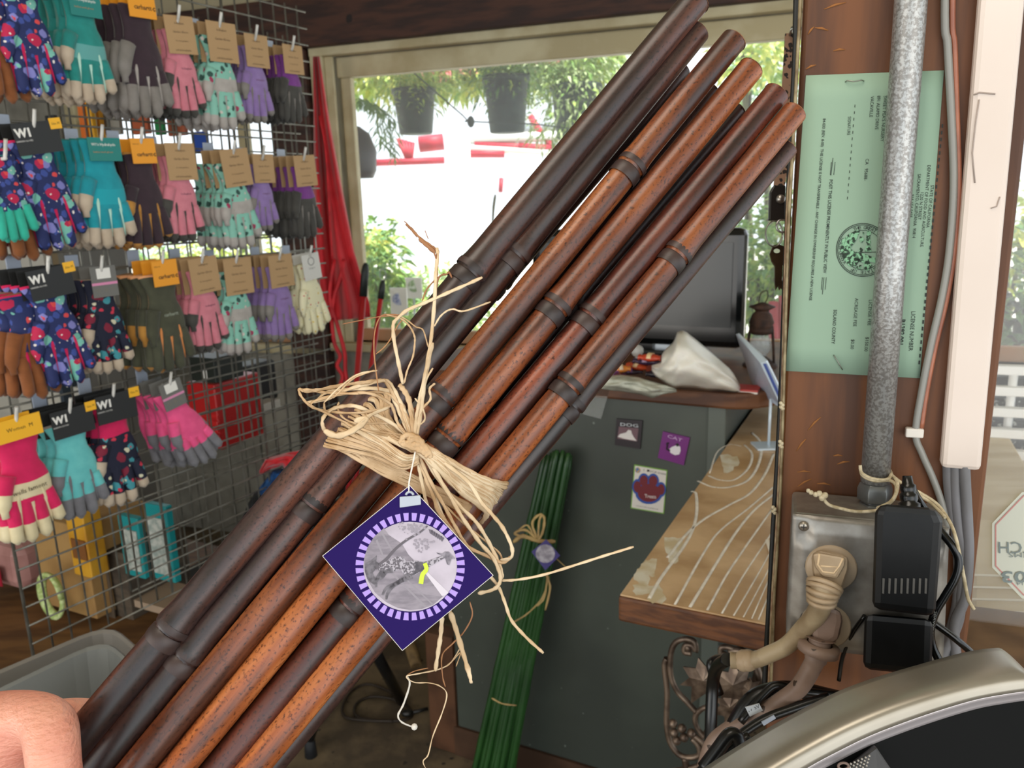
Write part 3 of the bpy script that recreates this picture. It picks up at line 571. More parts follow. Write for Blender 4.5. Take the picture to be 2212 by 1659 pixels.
TX = [('SWEET PEA\'S NURSERY', (1909, 207), (1902, 306), 6.5, 0), ('891 ALAMO DRIVE', (1895, 207), (1890, 280), 6.5, 0), ('VACAVILLE', (1881, 208), (1878, 253), 6.5, 0), ('CA   95688-', (1870, 343), (1866, 390), 6.5, 0), ('SIGNATURE', (1832, 252), (1830, 292), 6, 0),
      ('84-033 (REV. 8-00)  THIS LICENSE IS NOT TRANSFERABLE - ANY CHANGE IN OWNERSHIP REQUIRES A NEW LICENSE', (1778, 256), (1748, 649), 5.5, .01), ('POST THIS LICENSE PROMINENTLY IN PUBLIC VIEW', (1792, 388), (1778, 590), 6.5, .01),
      ('SOLANO COUNTY', (1801, 669), (1796, 743), 6.5, .012), ('ACREAGE FEE', (1847, 644), (1843, 705), 6.5, 0), ('$0.00', (1839, 733), (1837, 754), 6.5, 0), ('LICENSE FEE', (1877, 648), (1874, 703), 6.5, 0), ('$150.00', (1870, 728), (1867, 759), 6.5, 0),
      ('LICENSE NUMBER', (1969, 673), (1963, 758), 8, 0), ('B1282.001', (1946, 690), (1941, 744), 9, .02), ('STATE OF CALIFORNIA', (2011, 400), (2001, 492), 6, 0), ('DEPARTMENT OF FOOD AND AGRICULTURE', (2004, 357), (1988, 533), 6, 0), ('1220 N STREET', (1989, 416), (1983, 475), 6, 0),
      ('SACRAMENTO, CALIFORNIA  95814', (1983, 376), (1971, 514), 6, 0), ('916 654 0435', (1968, 420), (1964, 470), 6, 0)]
for s_, p0_, p1_, h_, bo in TX: text(s_, LP, p0_, p1_, h_, INK, lic, bold=bo)
def lquads(name, segs, wpx, off=.0006):
    b = MB()
    for (x0, y0, x1, y1) in segs:
        dx, dy = x1 - x0, y1 - y0; L = math.hypot(dx, dy); nx, ny = -dy / L * wpx / 2, dx / L * wpx / 2
        b.add([LP.hit(x0 + nx, y0 + ny, off), LP.hit(x1 + nx, y1 + ny, off), LP.hit(x1 - nx, y1 - ny, off), LP.hit(x0 - nx, y0 - ny, off)], [(0, 1, 2, 3)])
    return b.build(name, INK, lic)
lquads('dashed_line', [(1847 - 1.15 * i, 226 + 14.2 * i, 1847 - 1.15 * i - .5, 232 + 14.2 * i) for i in range(15)], 1.4)
lquads('perforation_marks', [(2036 - 1.42 * i - .00 * i, 268 + 14.6 * i, 2035.3 - 1.42 * i, 276 + 14.6 * i) for i in range(36)], 3.2)
for sg_ in ((1804, 350, 1801, 378), (1799.5, 341, 1795, 379), (1796, 350, 1793.5, 378), (1785, 599, 1782.5, 626), (1780, 599, 1776.5, 636), (1776.5, 599, 1774.5, 626)): lquads('rule_line', [sg_], 1.1)
sc_ = (1864, 540)
def ringpx(r0, r1, n=64): return [[(sc_[0] + r * math.cos(2 * math.pi * i / n), sc_[1] + r * math.sin(2 * math.pi * i / n)) for i in range(n)] for r in (r0, r1)]
b = MB()
for r0, r1 in ((56.5, 58), (53.5, 54.8), (42, 43.2)):
    A_, B_ = ringpx(r0, r1); n = len(A_); vs = [LP.hit(*p, .0007) for p in A_ + B_]; b.add(vs, [(i, (i + 1) % n, n + (i + 1) % n, n + i) for i in range(n)])
b.build('seal_rings', INK, lic)
def arc_text(s_, a0, a1, r, h, inward=False):
    for i, ch in enumerate(s_):
        if ch == ' ': continue
        t = math.radians(a0 + (a1 - a0) * i / max(1, len(s_) - 1)); c_ = (sc_[0] + r * math.cos(t), sc_[1] - r * math.sin(t)); w_ = h * .42 * (.3 if ch == 'I' else 1)
        tx, ty = (math.sin(t), math.cos(t)); 
        if inward: tx, ty = -tx, -ty
        ox, oy = (math.cos(t), -math.sin(t)); 
        if inward: ox, oy = -ox, -oy
        bx, by = c_[0] - ox * h / 2, c_[1] - oy * h / 2
        text(ch, LP, (bx - tx * w_, by - ty * w_), (bx + tx * w_, by + ty * w_), h, INK, lic, name='seal_letter')
arc_text('THE GREAT SEAL OF THE', 112, -22, 48.5, 7)
arc_text('STATE OF', -58, -118, 48.5, 7)
arc_text('CALIFORNIA', 152, 214, 48.5, 7, True)
ZB = zz(1680, 440, 4.1475)
M_seal = mat('engraved_grey', '#2a3a2e', '#8cbf98', scale=450, rough=.8, lo=.45, hi=.55)
for poly, m in (((  (575, 330), (640, 270), (700, 240), (740, 235), (700, 330), (650, 400), (700, 440), (740, 500), (700, 560), (640, 560), (590, 500), (565, 420)), M_seal), (((800, 240), (840, 250), (825, 300), (835, 350), (810, 380), (790, 340)), M_seal), (((790, 380), (830, 370), (840, 430), (780, 430)), M_seal), (((740, 390), (765, 410), (755, 435), (725, 430)), M_seal),
                (((700, 430), (780, 450), (830, 470), (880, 485), (895, 505), (880, 535), (840, 520), (790, 530), (730, 520), (690, 490)), M_seal), (((770, 530), (820, 525), (850, 560), (810, 600), (770, 590)), M_seal), (((735, 290), (765, 300), (775, 325), (755, 350), (735, 340)), M_seal), (((760, 250), (780, 262), (765, 285)), M_seal), (((700, 560), (720, 560), (720, 590), (700, 588)), M_seal), (((730, 550), (750, 550), (748, 590), (728, 585)), M_seal)):
    quad_on(LP, ZB(*poly), .0007, m, 'seal_picture', lic)
lquads('seal_spear', [(ZB((700, 440))[0] + ZB((905, 433))[0])], 1.2, .0009)
M_wire = plain('#8f8f86', .3, metal=.9)
b = MB(); b.tube([POST.hit(1826, 177, .0015), POST.hit(1830, 174, .003), POST.hit(1845, 176, .003), POST.hit(1862, 173, .003), POST.hit(1866, 175, .0015)], .0004, 6); b.build('staple', M_wire, None, 'wire staple at the top of the green licence', 'staple')
b = MB(); b.tube([POST.hit(1801, 767, .0015), POST.hit(1803, 770, .003), POST.hit(1818, 795, .003), POST.hit(1820, 799, .0015)], .0004, 6); b.build('staple', M_wire, None, 'slanting wire staple near the bottom of the green licence', 'staple')
# conduit
M_galv = mat('galvanised_conduit', '#b0b0ae', '#8c8985', rough=.38, metal=.6, scale=520, lo=.42, hi=.58, bump=.15)
CD = POST.shift(.016)
b = MB(); b.tube([CD.hit(2040, -900), CD.hit(1972, -60), CD.hit(1962, 80), CD.hit(1925, 560), CD.hit(1890, 1040)], .0100, 24); cdt = thing('steel_conduit', 'galvanised steel conduit running down the post over the licence', 'conduit', POST.hit(1885, 1060)); b.build('tube', M_galv, cdt)
M_die = mat('diecast_connector', '#7f8180', '#6b6d6d', rough=.4, metal=.7, scale=30)
c0 = CD.hit(1887, 1100); axu = (CD.hit(1890, 1040) - CD.hit(1886, 1095)).normalized(); s_ = m2(1, .56)
b = MB(); b.lathe(c0, [(s_ * 32, 0), (s_ * 34, s_ * 6), (s_ * 32, s_ * 16), (s_ * 28, s_ * 18), (s_ * 28, s_ * 22), (s_ * 37, s_ * 24), (s_ * 38, s_ * 50), (s_ * 34, s_ * 62), (s_ * 30, s_ * 66)], axis=axu, seg=6); b.build('hex_nut', M_die, cdt, bevel=.001)
b = MB(); b.lathe(c0, [(s_ * 34, -s_ * 8), (s_ * 38, -s_ * 4), (s_ * 38, s_ * 6), (s_ * 33, s_ * 12)], axis=axu, seg=14); b.build('lock_ring', M_die, cdt)
# wires
M_grey = mat('grey_cable', '#77767a', '#62605f', rough=.5, scale=12)
post_strip('grey_wire', 'thin grey wire curving down the post right of the conduit', [(2060, -900), (2041, -30), (2047, 100), (2055, 250), (2060, 400), (2051, 540), (2035, 640), (2012, 740), (1992, 840), (1978, 935), (1992, 980), (2014, 1030), (2034, 1085), (2048, 1140)], .0026, mat('steel_grey_wire', '#8b8a84', rough=.35), .004)
post_strip('copper_wire', 'thin copper-coloured wire beside the curving grey wire', [(2080, -900), (2058, -30), (2062, 100), (2067, 250), (2071, 400), (2062, 540), (2044, 650), (2020, 750), (2001, 850), (1990, 925)], .0019, mat('copper_jacket', '#a8694e', '#8c5440', rough=.35, scale=30), .003)
b = MB(); q = POST.hit(1975, 934, .004); b.box(q, (.012, .006, .007), (U, N, UP)); b.build('cable_clip', plain('#ddd6cc', .4), None, 'small white cable clip holding the curved wires on the post', 'clip', bevel=.001)
# plastic channel with cables
ch = thing('cable_channel', 'white plastic cable channel running down the right of the post', 'cable cover', POST.hit(2070, 1005))
b = MB(); P = [POST.hit(2182, -900, .0), POST.hit(2290, -900, .0), POST.hit(2112, 1008, .0), POST.hit(2027, 1001, .0)]; b.slab(P, N * .012); b.build('cover', mat('ivory_plastic', '#dccdc2', '#d4c4b8', rough=.4, scale=4), ch, bevel=.0035)
b = MB(); b.tube([POST.hit(2103, 205, .0125), POST.hit(2116, 200, .0126), POST.hit(2150, 203, .0126)], .0005, 4); b.tube([POST.hit(2115, 215, .0125), POST.hit(2108, 260, .0125), POST.hit(2100, 330, .0125), POST.hit(2106, 395, .0125)], .0005, 4); b.tube([POST.hit(2140, 450, .0125), POST.hit(2153, 446, .0125), POST.hit(2160, 425, .0125)], .0004, 4); b.build('tape_mark', plain('#a8988e', .7), ch, kind='stuff')
for i, pts in enumerate(([(2047, 1000), (2050, 1060), (2060, 1120), (2070, 1200), (2068, 1300), (2050, 1380), (2046, 1460)], [(2063, 1000), (2064, 1060), (2070, 1130), (2080, 1200), (2076, 1290), (2070, 1340), (2050, 1390), (2030, 1430)], [(2083, 1000), (2086, 1060), (2090, 1130), (2092, 1200), (2084, 1290), (2062, 1350), (2066, 1420), (2068, 1470)])):
    post_strip('grey_cable', ['grey cable nearest the outlet box, below the channel', 'middle grey cable coming out of the channel', 'rightmost grey cable coming out of the channel'][i], pts, .0038, M_grey, .004 + .002 * i)
# ---------------------------------------------------------------- outlet box
OB = POST.shift(.05); M_gal2 = mat('galvanised_plate', '#a39e96', '#857f77', rough=.36, metal=.55, scale=60, lo=.35, hi=.65, bump=.1)
box = thing('outlet_box', 'square galvanised outlet box with a plug pair and black adapters', 'outlet box', POST.hit(1870, 1410))
Q = [OB.hit(1712, 1108), OB.hit(2050, 1140), OB.hit(2036, 1432), OB.hit(1697, 1392)]
b = MB(); b.slab([q + N * .0005 for q in Q], -N * .049); b.build('box_body', M_gal2, box, bevel=.003)
def bil(Q, u, v, o): return (Q[0] * (1 - u) + Q[1] * u) * (1 - v) + (Q[3] * (1 - u) + Q[2] * u) * v + N * o
def cov(u, v):
    e = min(u, 1 - u, v, 1 - v); cut = (min(u, 1 - u) < .12 and min(v, 1 - v) < .18); h = .0035 * max(0, min(1, (e - .03) / .05)) * (0 if cut else 1); return bil(Q, u, v, .001 + h)
b = MB(); b.grid(cov, 28, 24); b.build('cover_plate', M_gal2, box, solid=.0015)
b = MB(); q = OB.hit(1736, 1136, .002); b.lathe(q, [(.0038, 0), (.0036, .0016), (.002, .0024), (0, .0025)], axis=N, seg=12); b.build('screw', plain('#a89f92', .3, metal=.8), box)
b = MB(); b.box(q + N * .0026, (.0042, .0004, .0007), (U, N, UP)); b.box(q + N * .0026, (.0007, .0004, .0042), (U, N, UP)); b.build('screw_slot', plain('#3a342e'), box)
b = MB(); b.lathe(OB.hit(1799, 1160, .005), [(.0001, .0002), (.0022, .0002)], axis=N, seg=12); b.build('hole', plain('#050505'), box)
M_ivo = mat('ivory_outlet', '#c2ad92', '#b39c80', rough=.4, scale=12, spots=[('#8a6c4a', 90, -.05)])
M_plug = mat('grubby_cream_plug', '#b8a184', '#a88f70', rough=.5, scale=30, spots=[('#6e5134', 160, -.04)])
for x, y in ((1795, 1225), (1783, 1349)):
    b = MB(); b.lathe(OB.hit(x, y, .004), [(s_ * 54, 0), (s_ * 54, .002), (s_ * 50, .0035), (0, .004)], axis=N, seg=28); b.build('receptacle', M_ivo, box)
    b = MB(); b.lathe(OB.hit(x, y, .0042), [(s_ * 56, 0), (s_ * 56, .0008), (s_ * 54, .001)], axis=N, seg=28); b.build('opening_rim', plain('#2e2a26'), box)
def bpost(pts, off0, off1, m, name, parent, bev=.002):   # prism from pixel outline between two offsets
    b = MB(); P = [POST.hit(x, y, off0) for x, y in pts]; R_ = [POST.hit(x, y, off1) for x, y in pts]; n = len(P)
    b.add(P + R_, [tuple(range(n))[::-1], tuple(range(n, 2 * n))] + [(i, (i + 1) % n, n + (i + 1) % n, n + i) for i in range(n)]); return b.build(name, m, parent, bevel=bev)
wp_ = thing('white_plug', 'grubby cream plug and cord in the upper outlet', 'plug', POST.hit(1790, 1300))
ZC = zz(1640, 960, 3.318)
bpost(ZC((372, 775), (440, 755), (645, 800), (640, 900), (575, 1090), (480, 1100), (400, 1000), (380, 900)), .054, .072, M_plug, 'plug_body', wp_, .004)
bpost(ZC((380, 785), (425, 775), (620, 810), (612, 870), (560, 965), (455, 950), (400, 880)), .071, .075, M_plug, 'grip_face', wp_, .003)
for pts in (((432, 785), (420, 860), (455, 912), (535, 922), (575, 870), (600, 815)), ((440, 870), (560, 880))):
    b = MB(); b.tube([POST.hit(x, y, .0745) for x, y in ZC(*pts)], .0009, 6); b.build('raised_rib', plain('#dcbf97', .5), wp_)
bc = smooth([POST.hit(x, y, o) for (x, y), o in zip(ZC((475, 990), (455, 1060), (440, 1150), (400, 1230), (320, 1320), (200, 1440), (80, 1500), (-20, 1540), (-110, 1550), (-205, 1545)), (.07, .074, .074, .07, .064, .058, .055, .052, .05, .05))], 6)
rr = [.0115 - .0035 * min(1, i / 10) - .0015 * max(0, min(1, (i - 10) / 18)) for i in range(len(bc))]
b = MB(); b.tube(bc, rr, 12); b.build('cord', mat('dirty_cream_cord', '#b09c7c', '#8a7558', rough=.5, scale=30), wp_)
for k in range(5):
    b = MB(); q = bc[2 + k * 2]; t_ = (bc[3 + k * 2] - bc[1 + k * 2]).normalized(); b.lathe(q, [(.0085, -.0018), (.0128 - k * .0006, -.0013), (.0128 - k * .0006, .0013), (.0085, .0018)], axis=t_, seg=14); b.build('strain_ring', M_plug, wp_)
b = MB(); 
for k in (-2, -4): b.ball(bc[k - 5], .0085, 10, 6)
b.build('tape_lump', M_plug, wp_)
bp_ = thing('brown_plug', 'mauve-brown plug with thick stained cord in the lower outlet', 'plug', POST.hit(1770, 1400))
M_bp = mat('stained_mauve_plug', '#776052', '#8f786a', rough=.5, scale=20, spots=[('#3a2a1e', 70, .16)])
bpost(ZC((400, 1190), (470, 1150), (590, 1190), (598, 1270), (570, 1400), (490, 1450), (380, 1400), (372, 1310)), .054, .072, M_bp, 'plug_body', bp_, .004)
bc2 = smooth([POST.hit(x, y, o) for x, y, o in ((1772, 1378, .068), (1767, 1405, .07), (1756, 1436, .07), (1727, 1484, .068), (1693, 1511, .066), (1654, 1536, .066), (1613, 1558, .066), (1571, 1580, .066), (1539, 1612, .066), (1518, 1680, .066))], 6)
b = MB(); b.tube(bc2, [.0108] + [.0080] * 10 + [.0068] * (len(bc2) - 11), 12); b.build('cord', M_bp, bp_)
b = MB(); b.lathe(bc2[5], [(.009, -.004), (.0145, -.003), (.0145, .003), (.009, .004)], axis=(bc2[6] - bc2[4]).normalized(), seg=18); b.build('collar', M_bp, bp_)
# black adapters
M_blk = mat('black_abs', '#060708', '#0a0b0c', rough=.45, scale=80, spec=.35)
ad = thing('power_adapter', 'large black power adapter with eight vent slots on the outlet box', 'adapter', POST.hit(1960, 1335))
bpost(((1898, 1088), (2024, 1098), (2036, 1128), (2020, 1332), (1884, 1315), (1890, 1110)), .055, .098, M_blk, 'housing', ad, .005)
AP = POST.shift(.0985)
for k in range(8):
    x = 1640 + (892 + k * 43.5) / 3.318; y0 = 960 + 958 / 3.318; quad_on(AP, [(x - 2.5, y0), (x + 2.5, y0 + 1), (x + 1, y0 + 34), (x - 3.5, y0 + 33)], .0, plain('#4c4a46', .6), 'vent_slot', ad)
b = MB(); t0 = POST.hit(1965, 1100, .08); t1 = POST.hit(1961, 1045, .075); b.lathe(t0, [(.0068, 0), (.0068, .004), (.0050, .005), (.0056, .007), (.0056, .010), (.0045, .011), (.0050, .013), (.0050, .016), (.0036, .017), (.003, .022)], axis=(t1 - t0).normalized(), seg=14); b.build('strain_relief', plain('#0a0a0a', .25), ad)
def pcord(name, pts, r, m, parent=None, label=None, cat=None):
    b = MB(); b.tube(smooth([POST.hit(x, y, o) for x, y, o in pts], 6), r, 8); return b.build(name, m, parent, label, cat)
pcord('cord', [(1961, 1048, .075), (1972, 1060, .06), (1990, 1090, .05), (2030, 1145, .055), (2058, 1180, .06), (2071, 1212, .062), (2064, 1248, .064), (2040, 1290, .066), (2021, 1322, .068), (2010, 1361, .07), (2014, 1395, .07), (2030, 1430, .07)], .0028, plain('#0c0c0c', .2), ad)
text('20AWG VDC', AP, (2019, 1320), (2008, 1390), 4, plain('#9a9a94'), ad, off=-.024)
ad2 = thing('power_adapter', 'second black power adapter, low on the outlet box in shadow', 'adapter', POST.hit(1940, 1440))
bpost(((1868, 1325), (2016, 1338), (2012, 1460), (1864, 1445)), .055, .085, M_blk, 'housing', ad2, .005)
pcord('cord', [(2016, 1345, .06), (2040, 1362, .06), (2070, 1385, .06), (2100, 1412, .055), (2120, 1440, .05)], .0026, plain('#0c0c0c', .2), ad2)
pcord('cord', [(1868, 1330, .06), (1840, 1370, .055), (1820, 1420, .05), (1812, 1470, .05)], .0016, plain('#0c0c0c', .2), ad2)
M_str = mat('cream_string', '#cdbfa0', '#a89878', rough=.8, scale=200)
st = thing('tie_string', 'cream string looped round the conduit and over the outlet box', 'string', POST.hit(1880, 1100))
for pts in ([(1858, 1005, .03), (1862, 1022, .032), (1885, 1034, .034), (1915, 1036, .03), (1925, 1025, .02), (1922, 1016, .01)], [(1858, 1010, .03), (1864, 1028, .032), (1890, 1039, .034), (1922, 1038, .028), (1936, 1050, .03), (1932, 1075, .045), (1915, 1092, .052), (1890, 1103, .055), (1850, 1105, .055), (1815, 1098, .054), (1790, 1090, .054), (1778, 1076, .054)],
            [(1925, 1025, .02), (1938, 1040, .03), (1936, 1065, .042), (1922, 1085, .05), (1895, 1098, .056)], [(1925, 1028, .02), (1950, 1045, .03), (1990, 1066, .03), (2025, 1090, .035), (2050, 1125, .05), (2064, 1160, .06), (2076, 1215, .062), (2088, 1280, .06), (2094, 1300, .06), (2104, 1316, .06)], [(1930, 1030, .02), (1970, 1060, .03), (2010, 1086, .035), (2042, 1118, .05)]):
    pcord('strand', pts, .0012, M_str, st)
b = MB()
for k, (x, y) in enumerate(((1776, 1075), (1782, 1070), (1770, 1066), (1762, 1068), (1752, 1064), (1746, 1060))): b.ball(POST.hit(x, y, .054), .0026 - k * .0002, 8, 5)
b.build('knot', M_str, st)
# lanyard and keys
LD = .69
lan = thing('leopard_lanyard', 'leopard print lanyard hanging behind the post edge', 'lanyard', at(1690, 440, LD))
M_leo = mat('leopard_fabric', '#8a6a54', rough=.7, spots=[('#1e1512', 200, .42), ('#8f6c55', 200, .12)])
def qslab(pts, d, th, m, name, parent, bev=.0): P = [at(x, y, d) for x, y in pts]; b = MB(); b.slab(P, ray(CX, CY) * th); return b.build(name, m, parent, bevel=bev)
qslab(((1697, 72), (1716, 72), (1712, 200), (1706, 330), (1696, 400), (1672, 402), (1682, 300), (1690, 190)), LD, .002, M_leo, 'strap', lan)
qslab(((1672, 400), (1698, 400), (1697, 475), (1662, 475), (1664, 415)), LD - .001, .005, plain('#15110f', .4), 'leather_end', lan, .001)
b = MB(); b.lathe(at(1686, 430, LD - .002), [(0, .002), (.0035, .0015), (.004, 0)], axis=-ray(1686, 430), seg=14); b.build('snap_button', plain('#8f8a84', .3, metal=.9), lan)
b = MB(); b.tube([at(1707, 74, LD), at(1712, 60, LD - .02), at(1730, 62, LD - .06)], .0015, 6); b.build('loop_hook', M_wire, lan)
ks = thing('key', 'dark key hanging from a ring on the leopard lanyard', 'key', at(1685, 620, LD))
def ringt(cx, cy, r, d, tr, m, name, parent, sx=1.0):
    b = MB(); P = [at(cx + r * sx * math.cos(t), cy + r * math.sin(t), d) for t in [2 * math.pi * i / 24 for i in range(25)]]; b.tube(P, tr, 6); return b.build(name, m, parent)
ringt(1672, 505, 28, LD, .0008, M_wire, 'key_ring', ks, .65); ringt(1690, 488, 14, LD, .001, plain('#a9a8a4', .25, metal=.9), 'swivel_hook', lan, .9)
M_key = mat('dark_brass_key', '#3a2d20', '#50402c', rough=.35, metal=.7, scale=40)
b = MB()
K = [(1670, 530), (1682, 527), (1694, 532), (1697, 552), (1693, 566), (1691, 575), (1690, 600), (1691, 626), (1687, 622), (1684, 627), (1681, 618), (1676, 627), (1674, 612), (1674, 575), (1667, 565), (1663, 548)]
b.slab([at(x, y, LD) for x, y in K], ray(CX, CY) * .002); b.build('key_blade', M_key, ks, bevel=.0004)
disc_px = [at(1678 + 7 * math.cos(t), 542 + 5 * math.sin(t), LD - .0005) for t in [i * .6283 for i in range(10)]]
b = MB(); b.add(disc_px, [tuple(range(10))]); b.build('key_hole', plain('#c8d8c0'), ks)
# ---------------------------------------------------------------- window right of the post
w3 = thing('window_3', None, None, POST.hit(2200, 1320)); w3['kind'] = 'structure'
u3a = uB; u3b = uB + .42
zsill = POST.shift(-.10).hit(2180, 1316).z
def pb(mb, u0, u1, z0, z1, t0, t1, mi=0): return mb.box(pz0 + U * ((u0 + u1) / 2) + UP * ((z0 + z1) / 2) - N * ((t0 + t1) / 2), (u1 - u0, t1 - t0, z1 - z0), (U, N, UP), mi)
M_rough = mat('weathered_sill', '#7d6040', '#3c2717', rough=.8, scale=9, stretch=(1, 1, 8), bump=.8)
M_sill = mat('brown_sill', '#5d3018', '#3f200f', rough=.6, scale=8, stretch=(1, 1, 5), bump=.3)
b = MB(); pb(b, u3a + .001, u3b, zsill - .018, zsill, .0, .10); b.build('sill_ledge', M_rough, w3, bevel=.003)
b = MB(); pb(b, u3a - .014, u3b, zsill - .4, zsill - .018, .012, .1); b.build('sill_apron', M_sill, w3, bevel=.003)
b = MB(); pb(b, u3a + .001, u3b, zsill, 2.2, .07, .073); b.build('glass_pane', M_glass, w3)
GP = POST.shift(-.069)
stk = thing('octagon_sticker', 'translucent white octagonal security sticker seen from behind on the glass right of the post', 'sticker', GP.hit(2195, 1260))
oc = (2254, 1178)
def octp(r, dx=0): return [(oc[0] + r * math.cos(math.radians(22.5 + 45 * k)) * 1.0, oc[1] + r * math.sin(math.radians(22.5 + 45 * k)) * 1.04) for k in range(8)]
quad_on(GP, octp(120), 0.0, mat('sticker_white', '#d3d5c6', rough=.6), 'sticker_sheet', stk)
M_pk = plain('#c98a84')
b = MB(); A_, B_ = octp(110), octp(113); vs = [GP.hit(*p, .0005) for p in A_ + B_]; b.add(vs, [(i, (i + 1) % 8, 8 + (i + 1) % 8, 8 + i) for i in range(8)]); b.build('red_border', M_pk, stk)
M_st = plain('#7f8a88')
text('WATCH', GP, (2300, 1171), (2157, 1171), 27, M_st, stk, off=.001)
text('SYSTEMS', GP, (2275, 1194), (2179, 1194), 11, M_st, stk, off=.001)
text('555-03', GP, (2330, 1235), (2163, 1235), 26, M_st, stk, off=.001, bold=.02)
text('C-14', GP, (2230, 1258), (2196, 1258), 7, M_st, stk, off=.001)
# exterior ledge and white slats beyond that window
lz = at(2180, 1240, .95).z
ol = thing('outside_ledge', 'sunlit pale plank ledge outside the window right of the post', 'ledge', at(2180, 1240, 1.1)); OLP = PL((0, 0, lz), (0, 0, 1))
b = MB(); b.slab([OLP.hit(*p) for p in ((2100, 1330), (2300, 1330), (2260, 1080), (2168, 920), (2110, 920))], -UP * .03); b.build('plank', mat('sunlit_plank', '#d9c7a0', '#c4ac7c', rough=.6, scale=6, stretch=(1, 4, 1), bump=.2), ol, bevel=.004)
b = MB()
for k in range(4): b.slab([OLP.hit(2100, 1240 + k * 26, .0004), OLP.hit(2212, 1243 + k * 26, .0004), OLP.hit(2212, 1247 + k * 26, .0004), OLP.hit(2100, 1244 + k * 26, .0004)], UP * .0003)
b.build('paint_streaks', plain('#efe8d6'), ol, kind='stuff')
wf = thing('white_rack', 'white slatted rack with dark trays beyond the glass right of the post', 'rack', V((at(2200, 1000, 1.46).x, at(2200, 1000, 1.46).y, .986)))
e = at(2230, 1100, 2.6)
for k in range(5): pbox('slat', (2120, 792 + k * 46, 2290, 812 + k * 46), 1.45, .02, M_white, wf)
for k in range(4): pbox('dark_tray', (2124, 816 + k * 46, 2286, 836 + k * 46), 1.48, .03, mat('speckled_dark', '#2b2d2a', '#b5b8b0', scale=140, lo=.6, hi=.66), wf)
for x in (2124, 2192, 2286):
    e = at(x, 792, 1.46); b = MB(); b.tube([e, V((e.x, e.y, .986))], .009, 4); b.build('rack_post', M_white, wf)
clump_o = thing('shaded_tree', 'dark leafy tree outside, high right of the post', 'tree', V((at(2208, 700, 3.4).x, at(2208, 700, 3.4).y, -.06)))
clump('foliage', at(2208, 690, 3.4), (.3, .3, .3), 700, .07, .04, [M_dk, plain('#22301f')], clump_o); b = MB(); e = at(2208, 690, 3.4); b.tube([e, V((e.x, e.y, -.06))], .03, 7); b.build('trunk', plain('#4a3a28'), clump_o)
# ================================================================ SILVER DEVICE
dv = thing('silver_device', 'curved silver bezel of a counter device with a black recess, lower corner of the view', 'device', at(1950, 1650, .42))
outer = [(1450, 1712), (1526, 1657), (1629, 1592), (1725, 1538), (1809, 1496), (1886, 1467), (1983, 1438), (2079, 1412), (2144, 1402), (2169, 1407), (2212, 1448), (2240, 1490)]
inner = [(1660, 1710), (1745, 1657), (1810, 1622), (1880, 1588), (1960, 1557), (2040, 1530), (2110, 1510), (2170, 1499), (2212, 1493), (2240, 1490), (2260, 1490), (2280, 1500)]
oW = smooth([V((x, y, 0)) for x, y in outer], 4); iW = smooth([V((x, y, 0)) for x, y in inner], 4); n_ = len(oW)
def devf(u, v):
    i = min(int(u * (n_ - 1) + .5), n_ - 1); p = oW[i] * (1 - v) + iW[i] * v; d = .455 - .038 * math.sin(min(1, v * 1.25) * math.pi / 2) + .0 * v
    return at(p.x, p.y, d)
b = MB(); b.grid(devf, n_ - 1, 12); b.build('silver_bezel', mat('silver_paint', '#9c968a', '#948d80', rough=.34, metal=.6, scale=20, spec=.6), dv, solid=.001)
def back_edge(u, v):
    i = min(int(u * (n_ - 1) + .5), n_ - 1); p = oW[i]; q = at(p.x, p.y, .455); return q + (ray(p.x, p.y) * .05 + V((.01, 0, -.05))) * v
b = MB(); b.grid(back_edge, n_ - 1, 3); b.build('back_shell', plain('#16171a', .4), dv)
def lip(u, v):
    i = min(int(u * (n_ - 1) + .5), n_ - 1); p = iW[i]; return at(p.x + v * 4, p.y + 19 * v, .417 + .010 * math.sin(v * 1.57))
b = MB(); b.grid(lip, n_ - 1, 4); b.build('inner_lip', mat('bright_lip', '#c9c1c2', rough=.25, metal=.4), dv, solid=.0008)
def rec(u, v):
    i = min(int(u * (n_ - 1) + .5), n_ - 1); p = iW[i]; return at(p.x + 4 + v * 180, p.y + 19 + v * 240, .428 + .012 * v)
b = MB(); b.grid(rec, n_ - 1, 6); b.build('black_recess', mat('recess_black', '#070808', rough=.6, spec=.15), dv)
b = MB(); b.slab([at(1790, 1690, .423), at(1893, 1612, .423), at(1932, 1670, .42), at(1900, 1720, .42)], ray(CX, CY) * .003); b.build('speaker_panel', plain('#23201e', .4), dv, bevel=.001)
b = MB()
for i in range(6):
    for j in range(5): b.ball(at(1838 + i * 8 - j * 2, 1650 + j * 7 - i * 3.4, .4205), .0007, 6, 4)
b.build('speaker_grille', plain('#9a958c', .3, metal=.6), dv, kind='stuff')
ringt(1822, 1655, 7, .4205, .0007, plain('#6d5a50'), 'small_dial', dv, 1.6)
